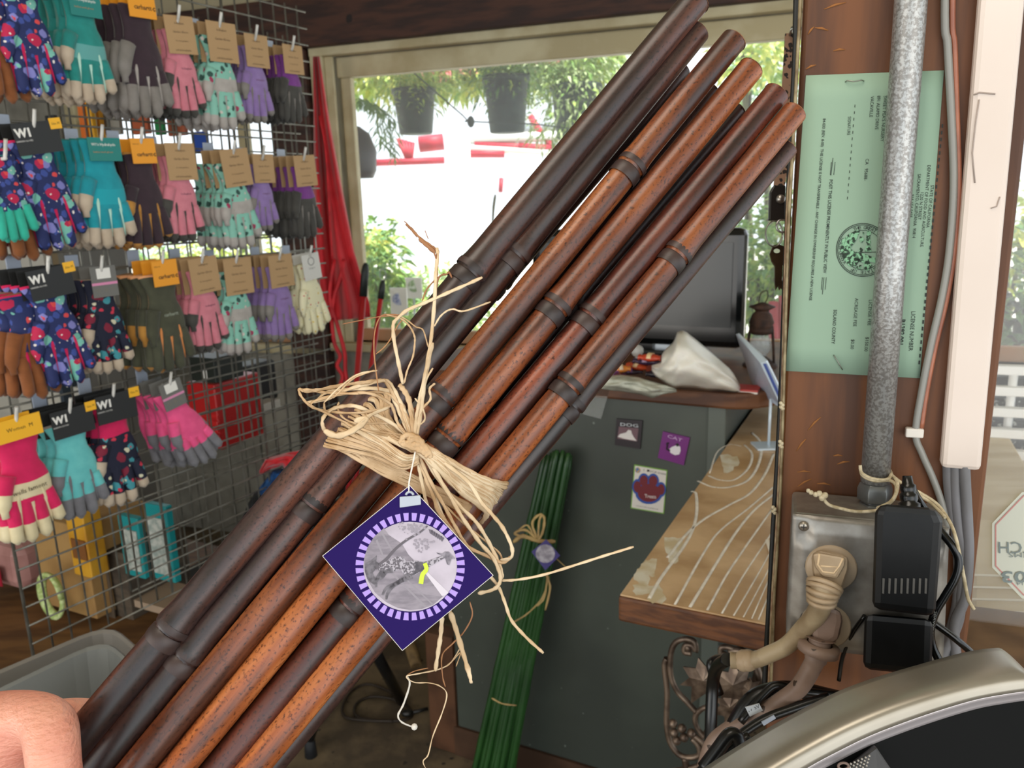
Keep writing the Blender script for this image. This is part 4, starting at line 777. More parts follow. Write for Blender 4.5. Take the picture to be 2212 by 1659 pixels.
# ---------------------------------------------------------------- tangle of black cables between bracket and device
M_bc = plain('#101010', .3)
CB = [('black cable looping thickly behind the brown cord', [(1555, 1500, .75), (1535, 1440, .75), (1545, 1425, .75), (1570, 1420, .72)], .0040), ('black cable hanging from the cream cord end down past the iron bracket', [(1572, 1424, .62), (1550, 1440, .66), (1540, 1475, .68), (1536, 1550, .68), (1535, 1620, .68), (1540, 1700, .66)], .0052),
      ('thick dark cable arching out behind the brown cord', [(1545, 1665, .615), (1580, 1580, .615), (1620, 1515, .615), (1665, 1492, .615), (1720, 1490, .615), (1790, 1505, .615), (1850, 1520, .615)], .0066), ('thin glossy black cable crossing under the outlet box', [(1600, 1560, .60), (1650, 1500, .60), (1680, 1480, .60), (1730, 1492, .60), (1800, 1500, .60), (1850, 1498, .60)], .003),
      ('glossy black cable running along the top of the silver device', [(1500, 1680, .585), (1560, 1620, .585), (1640, 1560, .585), (1720, 1528, .585), (1790, 1505, .585)], .0035), ('black cable end rising beside the silver device', [(1520, 1660, .555), (1550, 1620, .555), (1575, 1588, .555), (1590, 1590, .555), (1600, 1610, .555)], .005), ('lowest black cable disappearing behind the silver device', [(1500, 1700, .565), (1545, 1640, .565), (1570, 1622, .565), (1620, 1590, .565)], .004)]
for lb, pts, r_ in CB: b = MB(); b.tube(spx(pts, 6), r_, 10); b.build('black_cable', M_bc, None, lb, 'cable')
t = thing('cable_flag', 'white printed paper flag wrapped on a black cable behind the brown cord', 'label', at(1630, 1540, .575)); qslab(((1610, 1528), (1640, 1520), (1648, 1535), (1620, 1548)), .59, .001, plain('#c9cfd6'), 'flag', t)
FP = PL(at(1630, 1535, .5895), -ray(1630, 1535)); text('17 SV', FP, (1618, 1538), (1642, 1528), 7, INK, t)
t = thing('cable_flag', 'small white flag label on the glossy cable beside the silver device', 'label', at(1660, 1560, .53)); qslab(((1645, 1560), (1672, 1545), (1676, 1552), (1650, 1568)), .575, .001, plain('#aab2c0'), 'flag', t)
# under-post shelf wood at the lower right behind the device
b = MB(); pb(b, uA + .0, u3b, .35, zsill - .10, -.02, .0); b.build('wall_right_panel', M_sill, None, 'dark brown wooden apron board below the outlet box', 'board')
# ================================================================ BAMBOO BUNDLE
Ld = V((-.652, .758, 0)); Lu = V((.642, -.767, 0))
def cane_mat(i, c1, c2, c3):
    m = bpy.data.materials.new('stained_bamboo_%d' % i); m.use_nodes = True; nt = m.node_tree; bs = nt.nodes['Principled BSDF']; L = nt.links.new
    tc = nt.nodes.new('ShaderNodeTexCoord'); mp = nt.nodes.new('ShaderNodeMapping'); L(tc.outputs['Object'], mp.inputs[0]); mp.inputs['Location'].default_value = (i * 1.7, i * .9, 0); mp.inputs['Scale'].default_value = (85, 85, 9)
    no = nt.nodes.new('ShaderNodeTexNoise'); no.inputs['Scale'].default_value = 1.0; no.inputs['Detail'].default_value = 5; L(mp.outputs[0], no.inputs[0])
    cr = nt.nodes.new('ShaderNodeValToRGB'); e = cr.color_ramp.elements; e[0].position = .36; e[0].color = lin(c1); e[1].position = .64; e[1].color = lin(c3); k = e.new(.5); k.color = lin(c2); L(no.outputs[0], cr.inputs[0])
    m2_ = nt.nodes.new('ShaderNodeMapping'); m2_.inputs['Scale'].default_value = (1, 1, .8); L(tc.outputs['Object'], m2_.inputs[0])
    sp = nt.nodes.new('ShaderNodeTexNoise'); sp.inputs['Scale'].default_value = 700; sp.inputs['Detail'].default_value = 3; L(m2_.outputs[0], sp.inputs[0])
    c2_ = nt.nodes.new('ShaderNodeValToRGB'); c2_.color_ramp.elements[0].position = .30; c2_.color_ramp.elements[0].color = (.25, .2, .18, 1); c2_.color_ramp.elements[1].position = .46; L(sp.outputs[0], c2_.inputs[0])
    bl = nt.nodes.new('ShaderNodeTexNoise'); bl.inputs['Scale'].default_value = 16; bl.inputs['Detail'].default_value = 3; L(mp.outputs[0], bl.inputs[0]); bl.inputs['Scale'].default_value = .45
    c3_ = nt.nodes.new('ShaderNodeValToRGB'); c3_.color_ramp.elements[0].position = .40; c3_.color_ramp.elements[0].color = (.33, .28, .27, 1); c3_.color_ramp.elements[1].position = .56; L(bl.outputs[0], c3_.inputs[0])
    a = nt.nodes.new('ShaderNodeMix'); a.data_type = 'RGBA'; a.blend_type = 'MULTIPLY'; a.inputs[0].default_value = 1; L(cr.outputs[0], a.inputs[6]); L(c2_.outputs[0], a.inputs[7])
    b_ = nt.nodes.new('ShaderNodeMix'); b_.data_type = 'RGBA'; b_.blend_type = 'MULTIPLY'; b_.inputs[0].default_value = .85; L(a.outputs[2], b_.inputs[6]); L(c3_.outputs[0], b_.inputs[7])
    L(b_.outputs[2], bs.inputs['Base Color']); bs.inputs['Roughness'].default_value = .36; bs.inputs['Specular IOR Level'].default_value = .6
    bp = nt.nodes.new('ShaderNodeBump'); bp.inputs['Strength'].default_value = .25; bp.inputs['Distance'].default_value = .0008; L(no.outputs[0], bp.inputs['Height']); L(bp.outputs[0], bs.inputs['Normal'])
    return m
CM = [cane_mat(0, '#2a1c1a', '#452e29', '#6b3f30'), cane_mat(1, '#33211b', '#573528', '#84492e'), cane_mat(2, '#4c2a1c', '#8a4a28', '#bd7440'), cane_mat(3, '#5e301a', '#a0562a', '#cc7c44'), cane_mat(4, '#3c1f18', '#6e3424', '#984e32')]
M_hollow = mat('cane_hollow', '#17100c', '#2c1d14', rough=.9, scale=50); M_rim = mat('cut_cane_rim', '#9a6a44', '#5c3a26', rough=.8, scale=120); M_node = mat('dark_node_ring', '#241a18', '#3a2a26', rough=.45, scale=60)
bun = thing('bamboo_bundle', 'bundle of brown stained bamboo canes held up across the view and tied with raffia', 'bamboo bundle', at(300, 1500, .38))
def Lpt(s): return V((355 - .652 * s, 1340 + .758 * s, 0))    # left border of the bundle going down
PN = V((.76, .65, 0))
def cane(i, top, off, mi, r, dep0, dep1, nodes, ext=520, lab=None):
    bot = Lpt(ext) + PN * off; top = V((top[0], top[1], 0)); n = 60
    A_ = at(bot.x, bot.y, dep0); B_ = at(top.x, top.y, dep1); ax = (B_ - A_); Ln = ax.length; ax.normalize()
    q = ax.to_track_quat('Z', 'Y'); Mt = q.to_matrix().to_4x4(); Mt.translation = A_
    o_ = worg(bun)
    # node parameter: closest point on the pixel line
    ts = []
    for nx, ny in nodes:
        pl = ray(nx, ny); best = min(range(401), key=lambda k: (lambda P: (P - CAM - pl * ((P - CAM).dot(ray(CX, CY)))).length)(A_ + ax * Ln * k / 400)); ts.append(best / 400)
    rnd = random.Random(i * 11 + 5); bx, by = rnd.uniform(-1, 1) * .0008, rnd.uniform(-1, 1) * .0008
    zs = sorted(set([k / n for k in range(n + 1)] + [max(0, min(1, t + d / Ln)) for t in ts for d in (-.012, -.006, -.0045, -.003, -.0015, 0, .0015, .003, .005, .012)]))
    pts, rs = [], []
    for z in zs:
        rr_ = r * (1.02 - .06 * z)
        for t in ts:
            d = (z - t) * Ln
            rr_ += r * .10 * math.exp(-(d / .0055) ** 2) - r * .09 * math.exp(-((d + .0032) / .0011) ** 2)
            if -.018 < d < 0: rr_ -= r * .02
        rr_ += r * .012 * math.sin(z * 21 + i)
        pts.append(V((bx * math.sin(z * 9), by * math.sin(z * 7 + 1), z * Ln))); rs.append(rr_)
    b = MB(); b.tube(pts, rs, 20, mi=0, caps=False)
    e = rs[-1]; b.lathe((0, 0, Ln), [(e, 0), (e * .97, .0006), (e * .76, .0004), (e * .74, -.0008)], seg=20, mi=1); b.lathe((0, 0, Ln), [(e * .74, -.0005), (e * .72, -.035), (0, -.037)], seg=20, mi=2)
    b.lathe((0, 0, 0), [(0, 0), (rs[0], 0)], seg=20, mi=1)
    o = b.build('cane', [CM[mi], M_rim, M_hollow], bun, local=True)
    o.matrix_local = Matrix.Translation(-o_) @ Mt
    for t in ts:
        bb = MB(); z = t * Ln; rr_ = r * 1.105; bb.lathe((0, 0, z), [(rr_ * .95, -.0105), (rr_ * .985, -.008), (rr_ * .97, -.0042), (rr_ * .90, -.0032)], seg=20); bb.lathe((0, 0, z), [(rr_ * .995, -.0018), (rr_ * 1.02, 0), (rr_ * .99, .0018)], seg=20)
        c_ = bb.build('node_ring', M_node, o, local=True)
    return o
D0, D1 = .372, .452
cane(0, (1504, 3), 33, 0, .0086, D0, D1, [(1012, 575), (372, 1350)])
cane(1, (1505, 68), 100, 0, .0081, D0 + .002, D1 + .006, [(1114, 545), (690, 1090), (412, 1408)])
cane(2, (1586, 88), 168, 2, .0079, D0, D1, [(1350, 345), (972, 858)])
cane(3, (1622, 148), 236, 3, .0079, D0, D1, [(985, 945), (1180, 640)])
cane(4, (1676, 203), 302, 4, .0080, D0 + .003, D1 + .004, [(1300, 700), (765, 1300)])
cane(5, (1716, 243), 360, 3, .0074, D0, D1 - .002, [(1205, 805), (1480, 560)])
cane(6, (1700, 320), 385, 0, .0066, D0 + .013, D1 + .012, [(1250, 880)])
cane(7, (1470, 150), 70, 0, .0068, D0 + .015, D1 + .022, [(1080, 600)])
cane(8, (1534, 196), 140, 0, .0070, D0 + .016, D1 + .022, [(1200, 560)])
cane(9, (1590, 238), 205, 0, .0070, D0 + .016, D1 + .020, [(1230, 640)])
cane(10, (1640, 262), 268, 1, .0066, D0 + .018, D1 + .020, [(1100, 900)])
cane(11, (1660, 345), 335, 4, .0066, D0 + .020, D1 + .020, [(1100, 1000)])
# ---------------------------------------------------------------- raffia
M_raf = mat('raffia', '#cdae88', '#ad8a60', rough=.55, scale=60, bump=.3, bscale=400)
M_raf2 = mat('raffia_pale', '#dbc4a2', '#bfa27c', rough=.55, scale=60); M_raf3 = mat('raffia_brown', '#a5754a', '#8a5a38', rough=.6, scale=30)
rf = thing('raffia_tie', 'natural raffia wrapped and knotted round the brown bamboo bundle', 'raffia tie', at(885, 945, .39))
def strand(pts, wpx, d=.385, m=None, name='strand', par=None, tw=0, flat=.22, dw=None):
    P = [(p[0], p[1], p[2] if len(p) > 2 else d) for p in pts]; W_ = spx(P, 6); n = len(W_)
    r0 = m2(wpx, d) / 2; rs = [r0 * (.55 if i in (0, n - 1) else 1) * (1 + .15 * math.sin(i * 1.7 + pts[0][0])) for i in range(n)]
    b = MB(); vs = []
    view = ray(CX, CY)
    for i, p in enumerate(W_):
        t = (W_[min(i + 1, n - 1)] - W_[max(i - 1, 0)]).normalized(); a = t.cross(view).normalized(); a = (a * math.cos(tw * i / n + .25 * math.sin(i * .8)) + view * math.sin(tw * i / n + .25 * math.sin(i * .8))).normalized(); c_ = t.cross(a)
        for k in range(6):
            th = 2 * math.pi * k / 6; vs.append(p + a * math.cos(th) * rs[i] + c_ * math.sin(th) * rs[i] * flat)
    fs = [(i * 6 + k, i * 6 + (k + 1) % 6, (i + 1) * 6 + (k + 1) % 6, (i + 1) * 6 + k) for i in range(n - 1) for k in range(6)] + [tuple(range(6))[::-1], tuple((n - 1) * 6 + k for k in range(6))]
    b.add(vs, fs, smooth=True); return b.build(name, m or random.choice((M_raf, M_raf, M_raf2)), par or rf)
rnd = random.Random(12)
# wrapping band across the bundle: fans from the left edge to the knot, then fans to the lower right
for i in range(26):
    t = i / 25; x0 = 690 + 128 * t + rnd.uniform(-6, 6); y0 = 958 - 118 * t + rnd.uniform(-5, 5)
    mx = 800 + 40 * t; my = 985 - 85 * t
    d_ = .386 - .006 * math.sin(t * 3)
    strand([(x0, y0, .402), (x0 + 18, y0 + 6, .394), (mx, my + rnd.uniform(-3, 3), d_), (868 + 12 * t + rnd.uniform(-3, 3), 1012 - 62 * t if t < .5 else 978 - 25 * t, d_ - .003), (905, 1000 - 40 * t, .379)], rnd.uniform(6, 12), tw=rnd.uniform(-.5, .5), m=M_raf if i < 8 else None)
for i in range(9):      # lower under-band going straight on across the canes
    t = i / 8; strand([(700 + 30 * t, 950 - 25 * t, .398), (760 + 25 * t, 985 - 15 * t, .390), (850 + 15 * t, 1035 - 20 * t, .388), (940 + 15 * t, 1075 - 15 * t, .389), (1010 + 10 * t, 1110 - 15 * t, .394)], rnd.uniform(8, 12), m=M_raf)
for i in range(24):     # right-hand fan to the bundle's lower edge
    t = i / 23; ex = 1100 - 62 * t + rnd.uniform(-3, 3); ey = 1046 + 84 * t + rnd.uniform(-3, 3)
    strand([(898 + 14 * (1 - t), 958 + 10 * t, .378), (945 + 12 * (1 - t), 985 + 28 * t, .380), (1000 + 22 * (1 - t), 1022 + 45 * t, .387), (1050 + 18 * (1 - t), 1040 + 66 * t, .396), (ex, ey, .412)], rnd.uniform(8, 13), tw=rnd.uniform(-.4, .4), m=M_raf2 if i % 3 else M_raf)
# knot
for i, (pts, w_) in enumerate((([(866, 948), (880, 940), (900, 945), (912, 958), (905, 970), (880, 962), (868, 952)], 13), ([(890, 960), (905, 962), (918, 972), (926, 985), (918, 978), (900, 968)], 15), ([(875, 958), (898, 950), (920, 968), (932, 990)], 13), ([(872, 945), (866, 956), (880, 962), (900, 958)], 12), ([(888, 942), (884, 955), (890, 968)], 12))):
    strand([(x, y, .372) for x, y in pts], w_, d=.372, name='knot_wrap', m=M_raf, flat=.5)
b = MB(); b.ball(at(896, 957, .378), .0036, 12, 8, (1.4, .8, .8)); b.build('knot', M_raf, rf)
# bow stems and loops rising to the upper left
ST = [([(890, 945), (872, 905), (858, 870), (835, 828), (822, 822), (790, 826), (740, 832), (690, 842), (655, 846)], 9), ([(888, 945), (868, 900), (850, 860), (838, 845), (800, 838), (740, 842), (700, 850), (685, 868)], 10), ([(892, 946), (880, 905), (866, 870), (848, 836), (833, 822), (800, 828), (755, 840), (705, 862), (660, 870)], 8),
      ([(886, 948), (860, 915), (850, 885), (840, 870), (800, 850), (745, 850), (680, 866), (676, 880), (720, 890), (780, 892), (838, 880), (845, 876)], 7), ([(884, 950), (862, 925), (820, 900), (770, 878), (740, 878), (715, 885), (697, 905), (699, 925), (712, 940), (745, 938), (780, 915), (800, 897), (840, 880)], 9), ([(655, 846), (646, 840), (650, 855), (668, 875), (700, 890), (740, 910), (770, 925), (830, 935), (870, 940)], 6),
      ([(648, 842), (670, 842), (700, 848), (760, 850), (830, 848), (860, 870), (880, 900), (892, 940)], 6), ([(700, 870), (704, 890), (730, 905), (790, 930), (850, 945)], 5), ([(732, 868), (730, 885), (745, 905), (775, 915), (840, 915), (875, 930)], 5), ([(893, 944), (890, 900), (882, 860), (870, 840), (862, 830)], 12), ([(890, 944), (876, 900), (866, 870)], 13), ([(896, 946), (892, 910), (884, 880)], 10)]
for pts, w_ in ST: strand([(x, y, .376 - .004 * math.sin(x * .05)) for x, y in pts], w_, d=.376, tw=rnd.uniform(-.8, .8))
strand([(700, 930), (730, 942), (770, 925), (790, 905), (765, 910)], 14, d=.372, m=M_raf2, name='loop')
# long upright and flying strands
FL = [([(895, 945), (900, 900), (905, 870), (918, 810), (930, 740), (938, 660), (941, 600), (945, 550), (943, 535)], 8, M_raf2), ([(898, 946), (908, 900), (914, 850), (922, 800), (935, 740)], 9, M_raf2), ([(905, 870), (915, 830), (935, 795)], 5, M_raf2), ([(943, 600), (945, 560), (942, 540), (930, 530), (905, 512), (890, 495), (876, 484)], 5, M_raf3), ([(943, 560), (935, 540), (925, 530)], 4, M_raf3), ([(940, 546), (920, 528), (905, 515)], 9, M_raf3), ([(925, 516), (918, 498)], 3, M_raf3),
      ([(870, 830), (862, 790), (852, 740), (849, 705), (856, 690), (880, 670), (915, 655), (950, 640), (1000, 618), (1042, 599)], 8, M_raf2), ([(873, 828), (880, 800), (892, 770), (896, 740), (895, 725), (885, 705), (865, 688), (835, 680)], 4, M_raf), ([(925, 750), (915, 715), (905, 708), (898, 706), (880, 692), (862, 682)], 3, M_raf), ([(938, 705), (950, 685), (965, 672), (980, 668), (1003, 672), (1060, 652)], 4, M_raf2), ([(818, 845), (812, 800), (808, 760), (809, 720), (818, 690), (830, 680), (862, 680)], 3, M_raf3), ([(935, 690), (940, 640), (948, 600), (965, 592), (970, 588), (976, 600)], 4, M_raf3), ([(912, 650), (922, 625), (940, 605), (960, 590)], 3.5, M_raf3), ([(700, 870), (730, 840), (770, 810), (815, 800)], 4, M_raf2), ([(720, 860), (760, 820), (790, 806), (810, 800)], 4, M_raf),
      ([(905, 900), (915, 880), (930, 862), (928, 840), (940, 828)], 5, M_raf), ([(896, 860), (912, 880), (918, 905), (905, 920)], 4, M_raf2), ([(870, 690), (858, 705), (845, 730), (830, 750), (812, 765)], 2.5, M_raf3), ([(740, 700), (780, 692), (820, 684), (860, 682)], 2.5, M_raf3)]
for pts, w_, m in FL: strand([(x, y, .377 - .01 * math.sin((y - 480) * .006)) for x, y in pts], w_, d=.377, m=m, name='loose_strand', tw=rnd.uniform(-.6, .6))
for x0, y0 in ((890, 500), (885, 492), (893, 505)): strand([(x0 + 8, y0 + 8), (x0 - 5, y0 - 8), (x0 - 12, y0 - 14)], 2.2, m=M_raf3, name='frayed_tip')
# tails falling to the lower right
TL = [([(905, 965), (935, 1010), (965, 1060), (1000, 1120), (1035, 1170), (1065, 1205), (1080, 1240), (1078, 1262), (1062, 1275), (1032, 1282)], 9, M_raf2), ([(912, 962), (960, 1000), (1010, 1040), (1040, 1085), (1062, 1110), (1086, 1140), (1105, 1180), (1104, 1205), (1080, 1210)], 9, M_raf2), ([(900, 970), (925, 1030), (955, 1085), (985, 1140), (1010, 1180), (1050, 1200), (1085, 1215), (1105, 1202)], 8, M_raf), ([(905, 968), (950, 1040), (990, 1090), (1030, 1130), (1060, 1180), (1080, 1225), (1085, 1250)], 9, M_raf2), ([(898, 972), (915, 1020), (935, 1070), (950, 1110), (990, 1160)], 9, M_raf),
      ([(895, 975), (905, 1010), (912, 1045), (922, 1090), (935, 1130)], 8, M_raf2), ([(903, 975), (930, 1050), (960, 1120), (990, 1170), (1040, 1225), (1075, 1265), (1090, 1300), (1105, 1340), (1135, 1375), (1174, 1411)], 7, M_raf2), ([(1082, 1254), (1120, 1252), (1180, 1240), (1260, 1215), (1320, 1196), (1369, 1181)], 6, M_raf2), ([(960, 1090), (1000, 1130), (1050, 1170), (1082, 1200), (1080, 1230)], 5, M_raf),
      ([(972, 1320), (985, 1360), (1000, 1410), (1012, 1450), (1018, 1476)], 12, M_raf2), ([(955, 1330), (952, 1370), (946, 1410), (940, 1450)], 10, M_raf2), ([(965, 1440), (980, 1425), (995, 1410), (985, 1440)], 2.5, M_raf), ([(1015, 1300), (1020, 1330), (1002, 1365), (978, 1390), (955, 1415), (956, 1460), (962, 1484)], 3.5, M_raf3), ([(994, 1400), (975, 1430), (950, 1445), (905, 1455), (878, 1461), (895, 1474), (925, 1475), (950, 1482), (965, 1500), (955, 1540), (935, 1590), (925, 1630), (914, 1645), (922, 1665)], 3.2, M_raf2), ([(878, 1460), (885, 1478), (872, 1520), (860, 1545), (868, 1560), (895, 1572)], 4.5, plain('#c9c3b8', .5)), ([(878, 1460), (895, 1450), (925, 1443)], 3, M_raf3)]
for i, (pts, w_, m) in enumerate(TL): strand([(x, y, .376 + (.004 if y < 1300 else .0) + i * .0004) for x, y in pts], w_, d=.378, m=m, name='tail', tw=rnd.uniform(-.7, .7))
b = MB(); b.ball(at(895, 1570, .376), .0016, 8, 6); b.build('string_bead', plain('#cfcac0'), rf)
# ---------------------------------------------------------------- hang tag
TGd = .366
tc_ = [at(885, 1048, TGd + .004), at(1066, 1243, TGd + .002), at(869, 1406, TGd), at(696, 1201, TGd + .001)]
tn = (tc_[1] - tc_[0]).cross(tc_[3] - tc_[0]).normalized(); 
if tn.dot(CAM - tc_[0]) < 0: tn = -tn
TP = PL(tc_[0], tn)
tg = thing('hang_tag', 'square purple price tag with a round giraffe picture and lilac dashes, hanging on the raffia', 'tag', at(869, 1406, TGd))
TQ = [TP.hit(885, 1048), TP.hit(1066, 1243), TP.hit(869, 1406), TP.hit(696, 1201)]
b = MB(); b.slab(TQ, -tn * .0007); b.build('card_backing', plain('#e9e4dc'), tg)
def inset(Q, k): c_ = sum(Q, V()) / 4; return [c_ + (q - c_) * k for q in Q]
b = MB(); b.add([q + tn * .00005 for q in inset(TQ, .992)], [(0, 1, 2, 3)]); b.build('purple_face', mat('violet_print', '#1e0852', rough=.5, spec=.12), tg)
M_lil = plain('#a58ad6', .5); tcx, tcy = 886, 1224
DASH = 40
for k in range(DASH):
    t = 2 * math.pi * (k + .5) / DASH; w_ = .050; P = []
    for r_, ww in ((101, w_ * .85), (118, w_)):
        P.append([(tcx + r_ * math.cos(t - ww), tcy + r_ * .985 * math.sin(t - ww)), (tcx + r_ * math.cos(t + ww), tcy + r_ * .985 * math.sin(t + ww))])
    b = MB(); b.add([TP.hit(*P[0][0], .0001), TP.hit(*P[0][1], .0001), TP.hit(*P[1][1], .0001), TP.hit(*P[1][0], .0001)], [(0, 1, 2, 3)]); b.build('lilac_dash', M_lil, tg)
M_gsky = mat('grey_print_sky', '#b8afbc', '#a79eaa', rough=.5, scale=60)
pic = disc_on(TP, (tcx, tcy), 101, 97, .00015, M_gsky, 'round_picture', tg, n=48)
ZT = zz(680, 1020, 4.148)
def tpoly(pts, m, off, name='picture_print'): return quad_on(TP, ZT(*pts), off, m, name, tg)
M_gg = mat('grey_print_ground', '#8f8791', '#766f79', rough=.5, scale=90, stretch=(1, 1, 4)); M_gd = mat('grey_print_dark', '#4c474e', '#6d6870', rough=.5, scale=400); M_sp = mat('giraffe_spots', '#a59fa9', '#5a545c', rough=.5, scale=1000, lo=.46, hi=.54, detail=1)
tpoly([(620, 500), (660, 560), (780, 640), (840, 740), (1000, 900), (1150, 1110), (1060, 1190), (960, 1225), (850, 1236), (740, 1215), (640, 1165), (540, 1080), (480, 980), (446, 880), (442, 780), (470, 680), (530, 580)], M_gg, .0002)
tpoly([(1140, 1110), (985, 900), (1010, 895), (1200, 1080), (1175, 1100)], plain('#c9c2cc'), .00025)
for q in (((600, 520), (700, 700), (690, 712), (585, 535)), ((700, 900), (1000, 1200), (985, 1212), (690, 915)), ((560, 600), (640, 800), (628, 805), (545, 615)), ((830, 960), (1060, 1180), (1050, 1188), (820, 970))): tpoly(q, plain('#8b858e'), .00026)
tpoly([(445, 820), (500, 790), (555, 745), (550, 800), (580, 820), (520, 900), (560, 1000), (530, 1010), (470, 960), (448, 890)], M_gd, .0003)
tpoly([(560, 860), (620, 810), (700, 770), (760, 750), (800, 770), (820, 800), (900, 790), (960, 805), (1000, 800), (1080, 770), (1150, 745), (1170, 765), (1090, 810), (1010, 855), (960, 885), (900, 920), (850, 935), (800, 920), (770, 870), (700, 890), (620, 900), (570, 880)], M_sp, .00035, 'giraffe_print')
tpoly([(900, 800), (960, 805), (1010, 820), (1010, 850), (950, 885), (890, 920), (860, 930), (900, 870)], mat('giraffe_shade', '#3f3a42', '#5a555d', rough=.5, scale=300), .00038, 'giraffe_print')
for q in (((1088, 720), (1140, 732), (1165, 712), (1200, 712), (1225, 740), (1262, 775), (1225, 775), (1205, 832), (1185, 826), (1170, 775), (1140, 750), (1095, 728)),): tpoly(q, mat('giraffe_head', '#5b5660', '#8a848e', rough=.5, scale=300), .0004, 'giraffe_print')
def tline(pts, w0, w1, m, off, name='picture_print'):
    P = ZT(*pts); W_ = [TP.hit(x, y, off) for x, y in P]; W_ = smooth(W_, 4); n = len(W_); vs = []
    for i, p in enumerate(W_):
        t = (W_[min(i + 1, n - 1)] - W_[max(i - 1, 0)]).normalized(); s2 = t.cross(tn); w_ = (w0 + (w1 - w0) * i / (n - 1)) * TGd / F / 4.148 * .9; vs += [p + s2 * w_, p - s2 * w_]
    b = MB(); b.add(vs, [(2 * i, 2 * i + 1, 2 * i + 3, 2 * i + 2) for i in range(n - 1)]); return b.build(name, m, tg)
M_l = plain('#5a545c')
tline([(1010, 480), (940, 540), (820, 610), (720, 690), (640, 780), (540, 860)], 8, 18, M_l, .0003)
for pts in ([(620, 880), (575, 930), (545, 980), (550, 1030)], [(700, 880), (640, 890), (590, 950), (510, 960)], [(840, 920), (760, 980), (690, 1030), (650, 1090), (640, 1140)], [(870, 930), (800, 960), (700, 1010), (640, 1040), (605, 1100)]): tline(pts, 26, 10, M_gd, .00036, 'giraffe_leg_print')
tline([(985, 815), (1000, 870), (965, 920), (950, 1000)], 20, 24, plain('#c3d838', .5), .00045, 'green_sprig_print')
rnd = random.Random(5)
for k in range(90):
    cx_, cy_, s2 = ((860, 500, 90) if k < 50 else (960, 640, 60)); x = cx_ + rnd.gauss(0, s2 * .7); y = cy_ + rnd.gauss(0, s2 * .45)
    if (x - 855) ** 2 + (y - 846) ** 2 > 400 ** 2: continue
    if k == 0: bF = MB()
    r_ = rnd.uniform(5, 13); c_ = ZT((x, y))[0]; bF.add([TP.hit(c_[0] + r_ / 4 * math.cos(t), c_[1] + r_ / 4 * math.sin(t), .00032 + k * 1e-7) for t in [i * 1.0472 for i in range(6)]], [tuple(range(6))]) if k or True else None
bF.build('leaf_print', plain('#8f8893'), tg, kind='stuff')
for k in range(6): tpoly([(1020 + k * 22, 510 + k * 12), (1060 + k * 20, 520 + k * 14), (1050 + k * 18, 560 + k * 13), (1030 + k * 20, 545 + k * 12)], plain('#5d5762'), .0003)
# clear plastic loop and tab
TG2 = [(761, 220), (948, 205), (953, 290), (762, 318)]
b = MB(); b.slab([TP.hit(*q, .0003) for q in ZT(*TG2)], tn * .0008); b.build('clear_tab', mat('frosted_tab', '#a9b0bc', rough=.3, spec=.6), tg, bevel=.0003)
b = MB(); P = [TP.hit(*ZT((850 + 32 * math.cos(t), 205 + 28 * math.sin(t)))[0], .001) for t in [math.pi + i * math.pi / 8 for i in range(9)]]; b.tube(P, .0006, 6); b.build('tab_loop', mat('frosted_tab', '#cfd4dc'), tg)
strand([(883, 1062, .366), (884, 1040, .367), (892, 1000, .370), (897, 975, .372)], 3.5, d=.368, m=plain('#e2d9d0', .4), name='string', par=tg)
# ================================================================ HAND
M_skin = mat('skin', '#e0a08a', '#cf8672', rough=.4, scale=22, stretch=(1, 1, 2.5), bump=.6, bscale=300, sss=.12)
def hand():
    me = bpy.data.meshes.new('hand'); vs = []; es = []; rad = []
    def chain(pts, start=None):
        prev = start
        for x, y, d, r in pts:
            vs.append(at(x, y, d)); rad.append(m2(r, d)); i = len(vs) - 1
            if prev is not None: es.append((prev, i))
            prev = i
        return prev
    # palm / back of the hand to the left, index finger knuckle in front, gripping the canes
    a = chain([(-330, 1760, .38, 120), (-190, 1700, .375, 115), (-70, 1632, .378, 116), (12, 1614, .376, 104)])
    # index finger: metacarpal knuckle up at (105,1540), then down in front of the bundle's near side
    chain([(102, 1543, .366, 64), (112, 1588, .352, 60), (116, 1650, .345, 57), (128, 1730, .342, 56), (150, 1800, .345, 50), (190, 1850, .352, 46), (235, 1862, .36, 40)], a)
    # middle, ring, little fingers curl round lower down (below the frame)
    b0 = chain([(-40, 1760, .37, 90)], a)
    chain([(60, 1830, .35, 58), (140, 1900, .345, 54), (230, 1950, .352, 48), (300, 1930, .365, 40)], b0)
    b1 = chain([(-100, 1880, .375, 90)], b0)
    chain([(20, 1960, .355, 56), (110, 2030, .352, 50), (200, 2070, .36, 44), (270, 2050, .37, 38)], b1)
    b2 = chain([(-140, 1990, .38, 78)], b1)
    chain([(-20, 2080, .362, 48), (70, 2150, .36, 42), (150, 2180, .365, 36), (210, 2160, .37, 30)], b2)
    # thumb behind: leaves the knuckle side towards the right, under the first cane
    chain([(60, 1580, .385, 60), (130, 1556, .390, 50), (190, 1549, .400, 42), (250, 1556, .416, 34), (290, 1565, .418, 28)], a)
    me.from_pydata([tuple(v) for v in vs], es, []); o = bpy.data.objects.new('hand', me); C.objects.link(o)
    sm = o.modifiers.new('skin', 'SKIN'); sm.use_smooth_shade = True; o.modifiers.new('sub', 'SUBSURF').levels = 2; o.modifiers['sub'].render_levels = 3
    if not me.skin_vertices: me.attributes
    bm = bmesh.new(); bm.from_mesh(me); ly = bm.verts.layers.skin.verify()
    for i, v in enumerate(bm.verts): v[ly].radius = (rad[i], rad[i]); v[ly].use_root = (i == 1)
    bm.to_mesh(me); bm.free(); me.materials.append(M_skin)
    return o
h = hand(); setp(h, 'person\'s bare hand gripping the lower end of the brown bamboo bundle', 'person'); h.name = 'person'
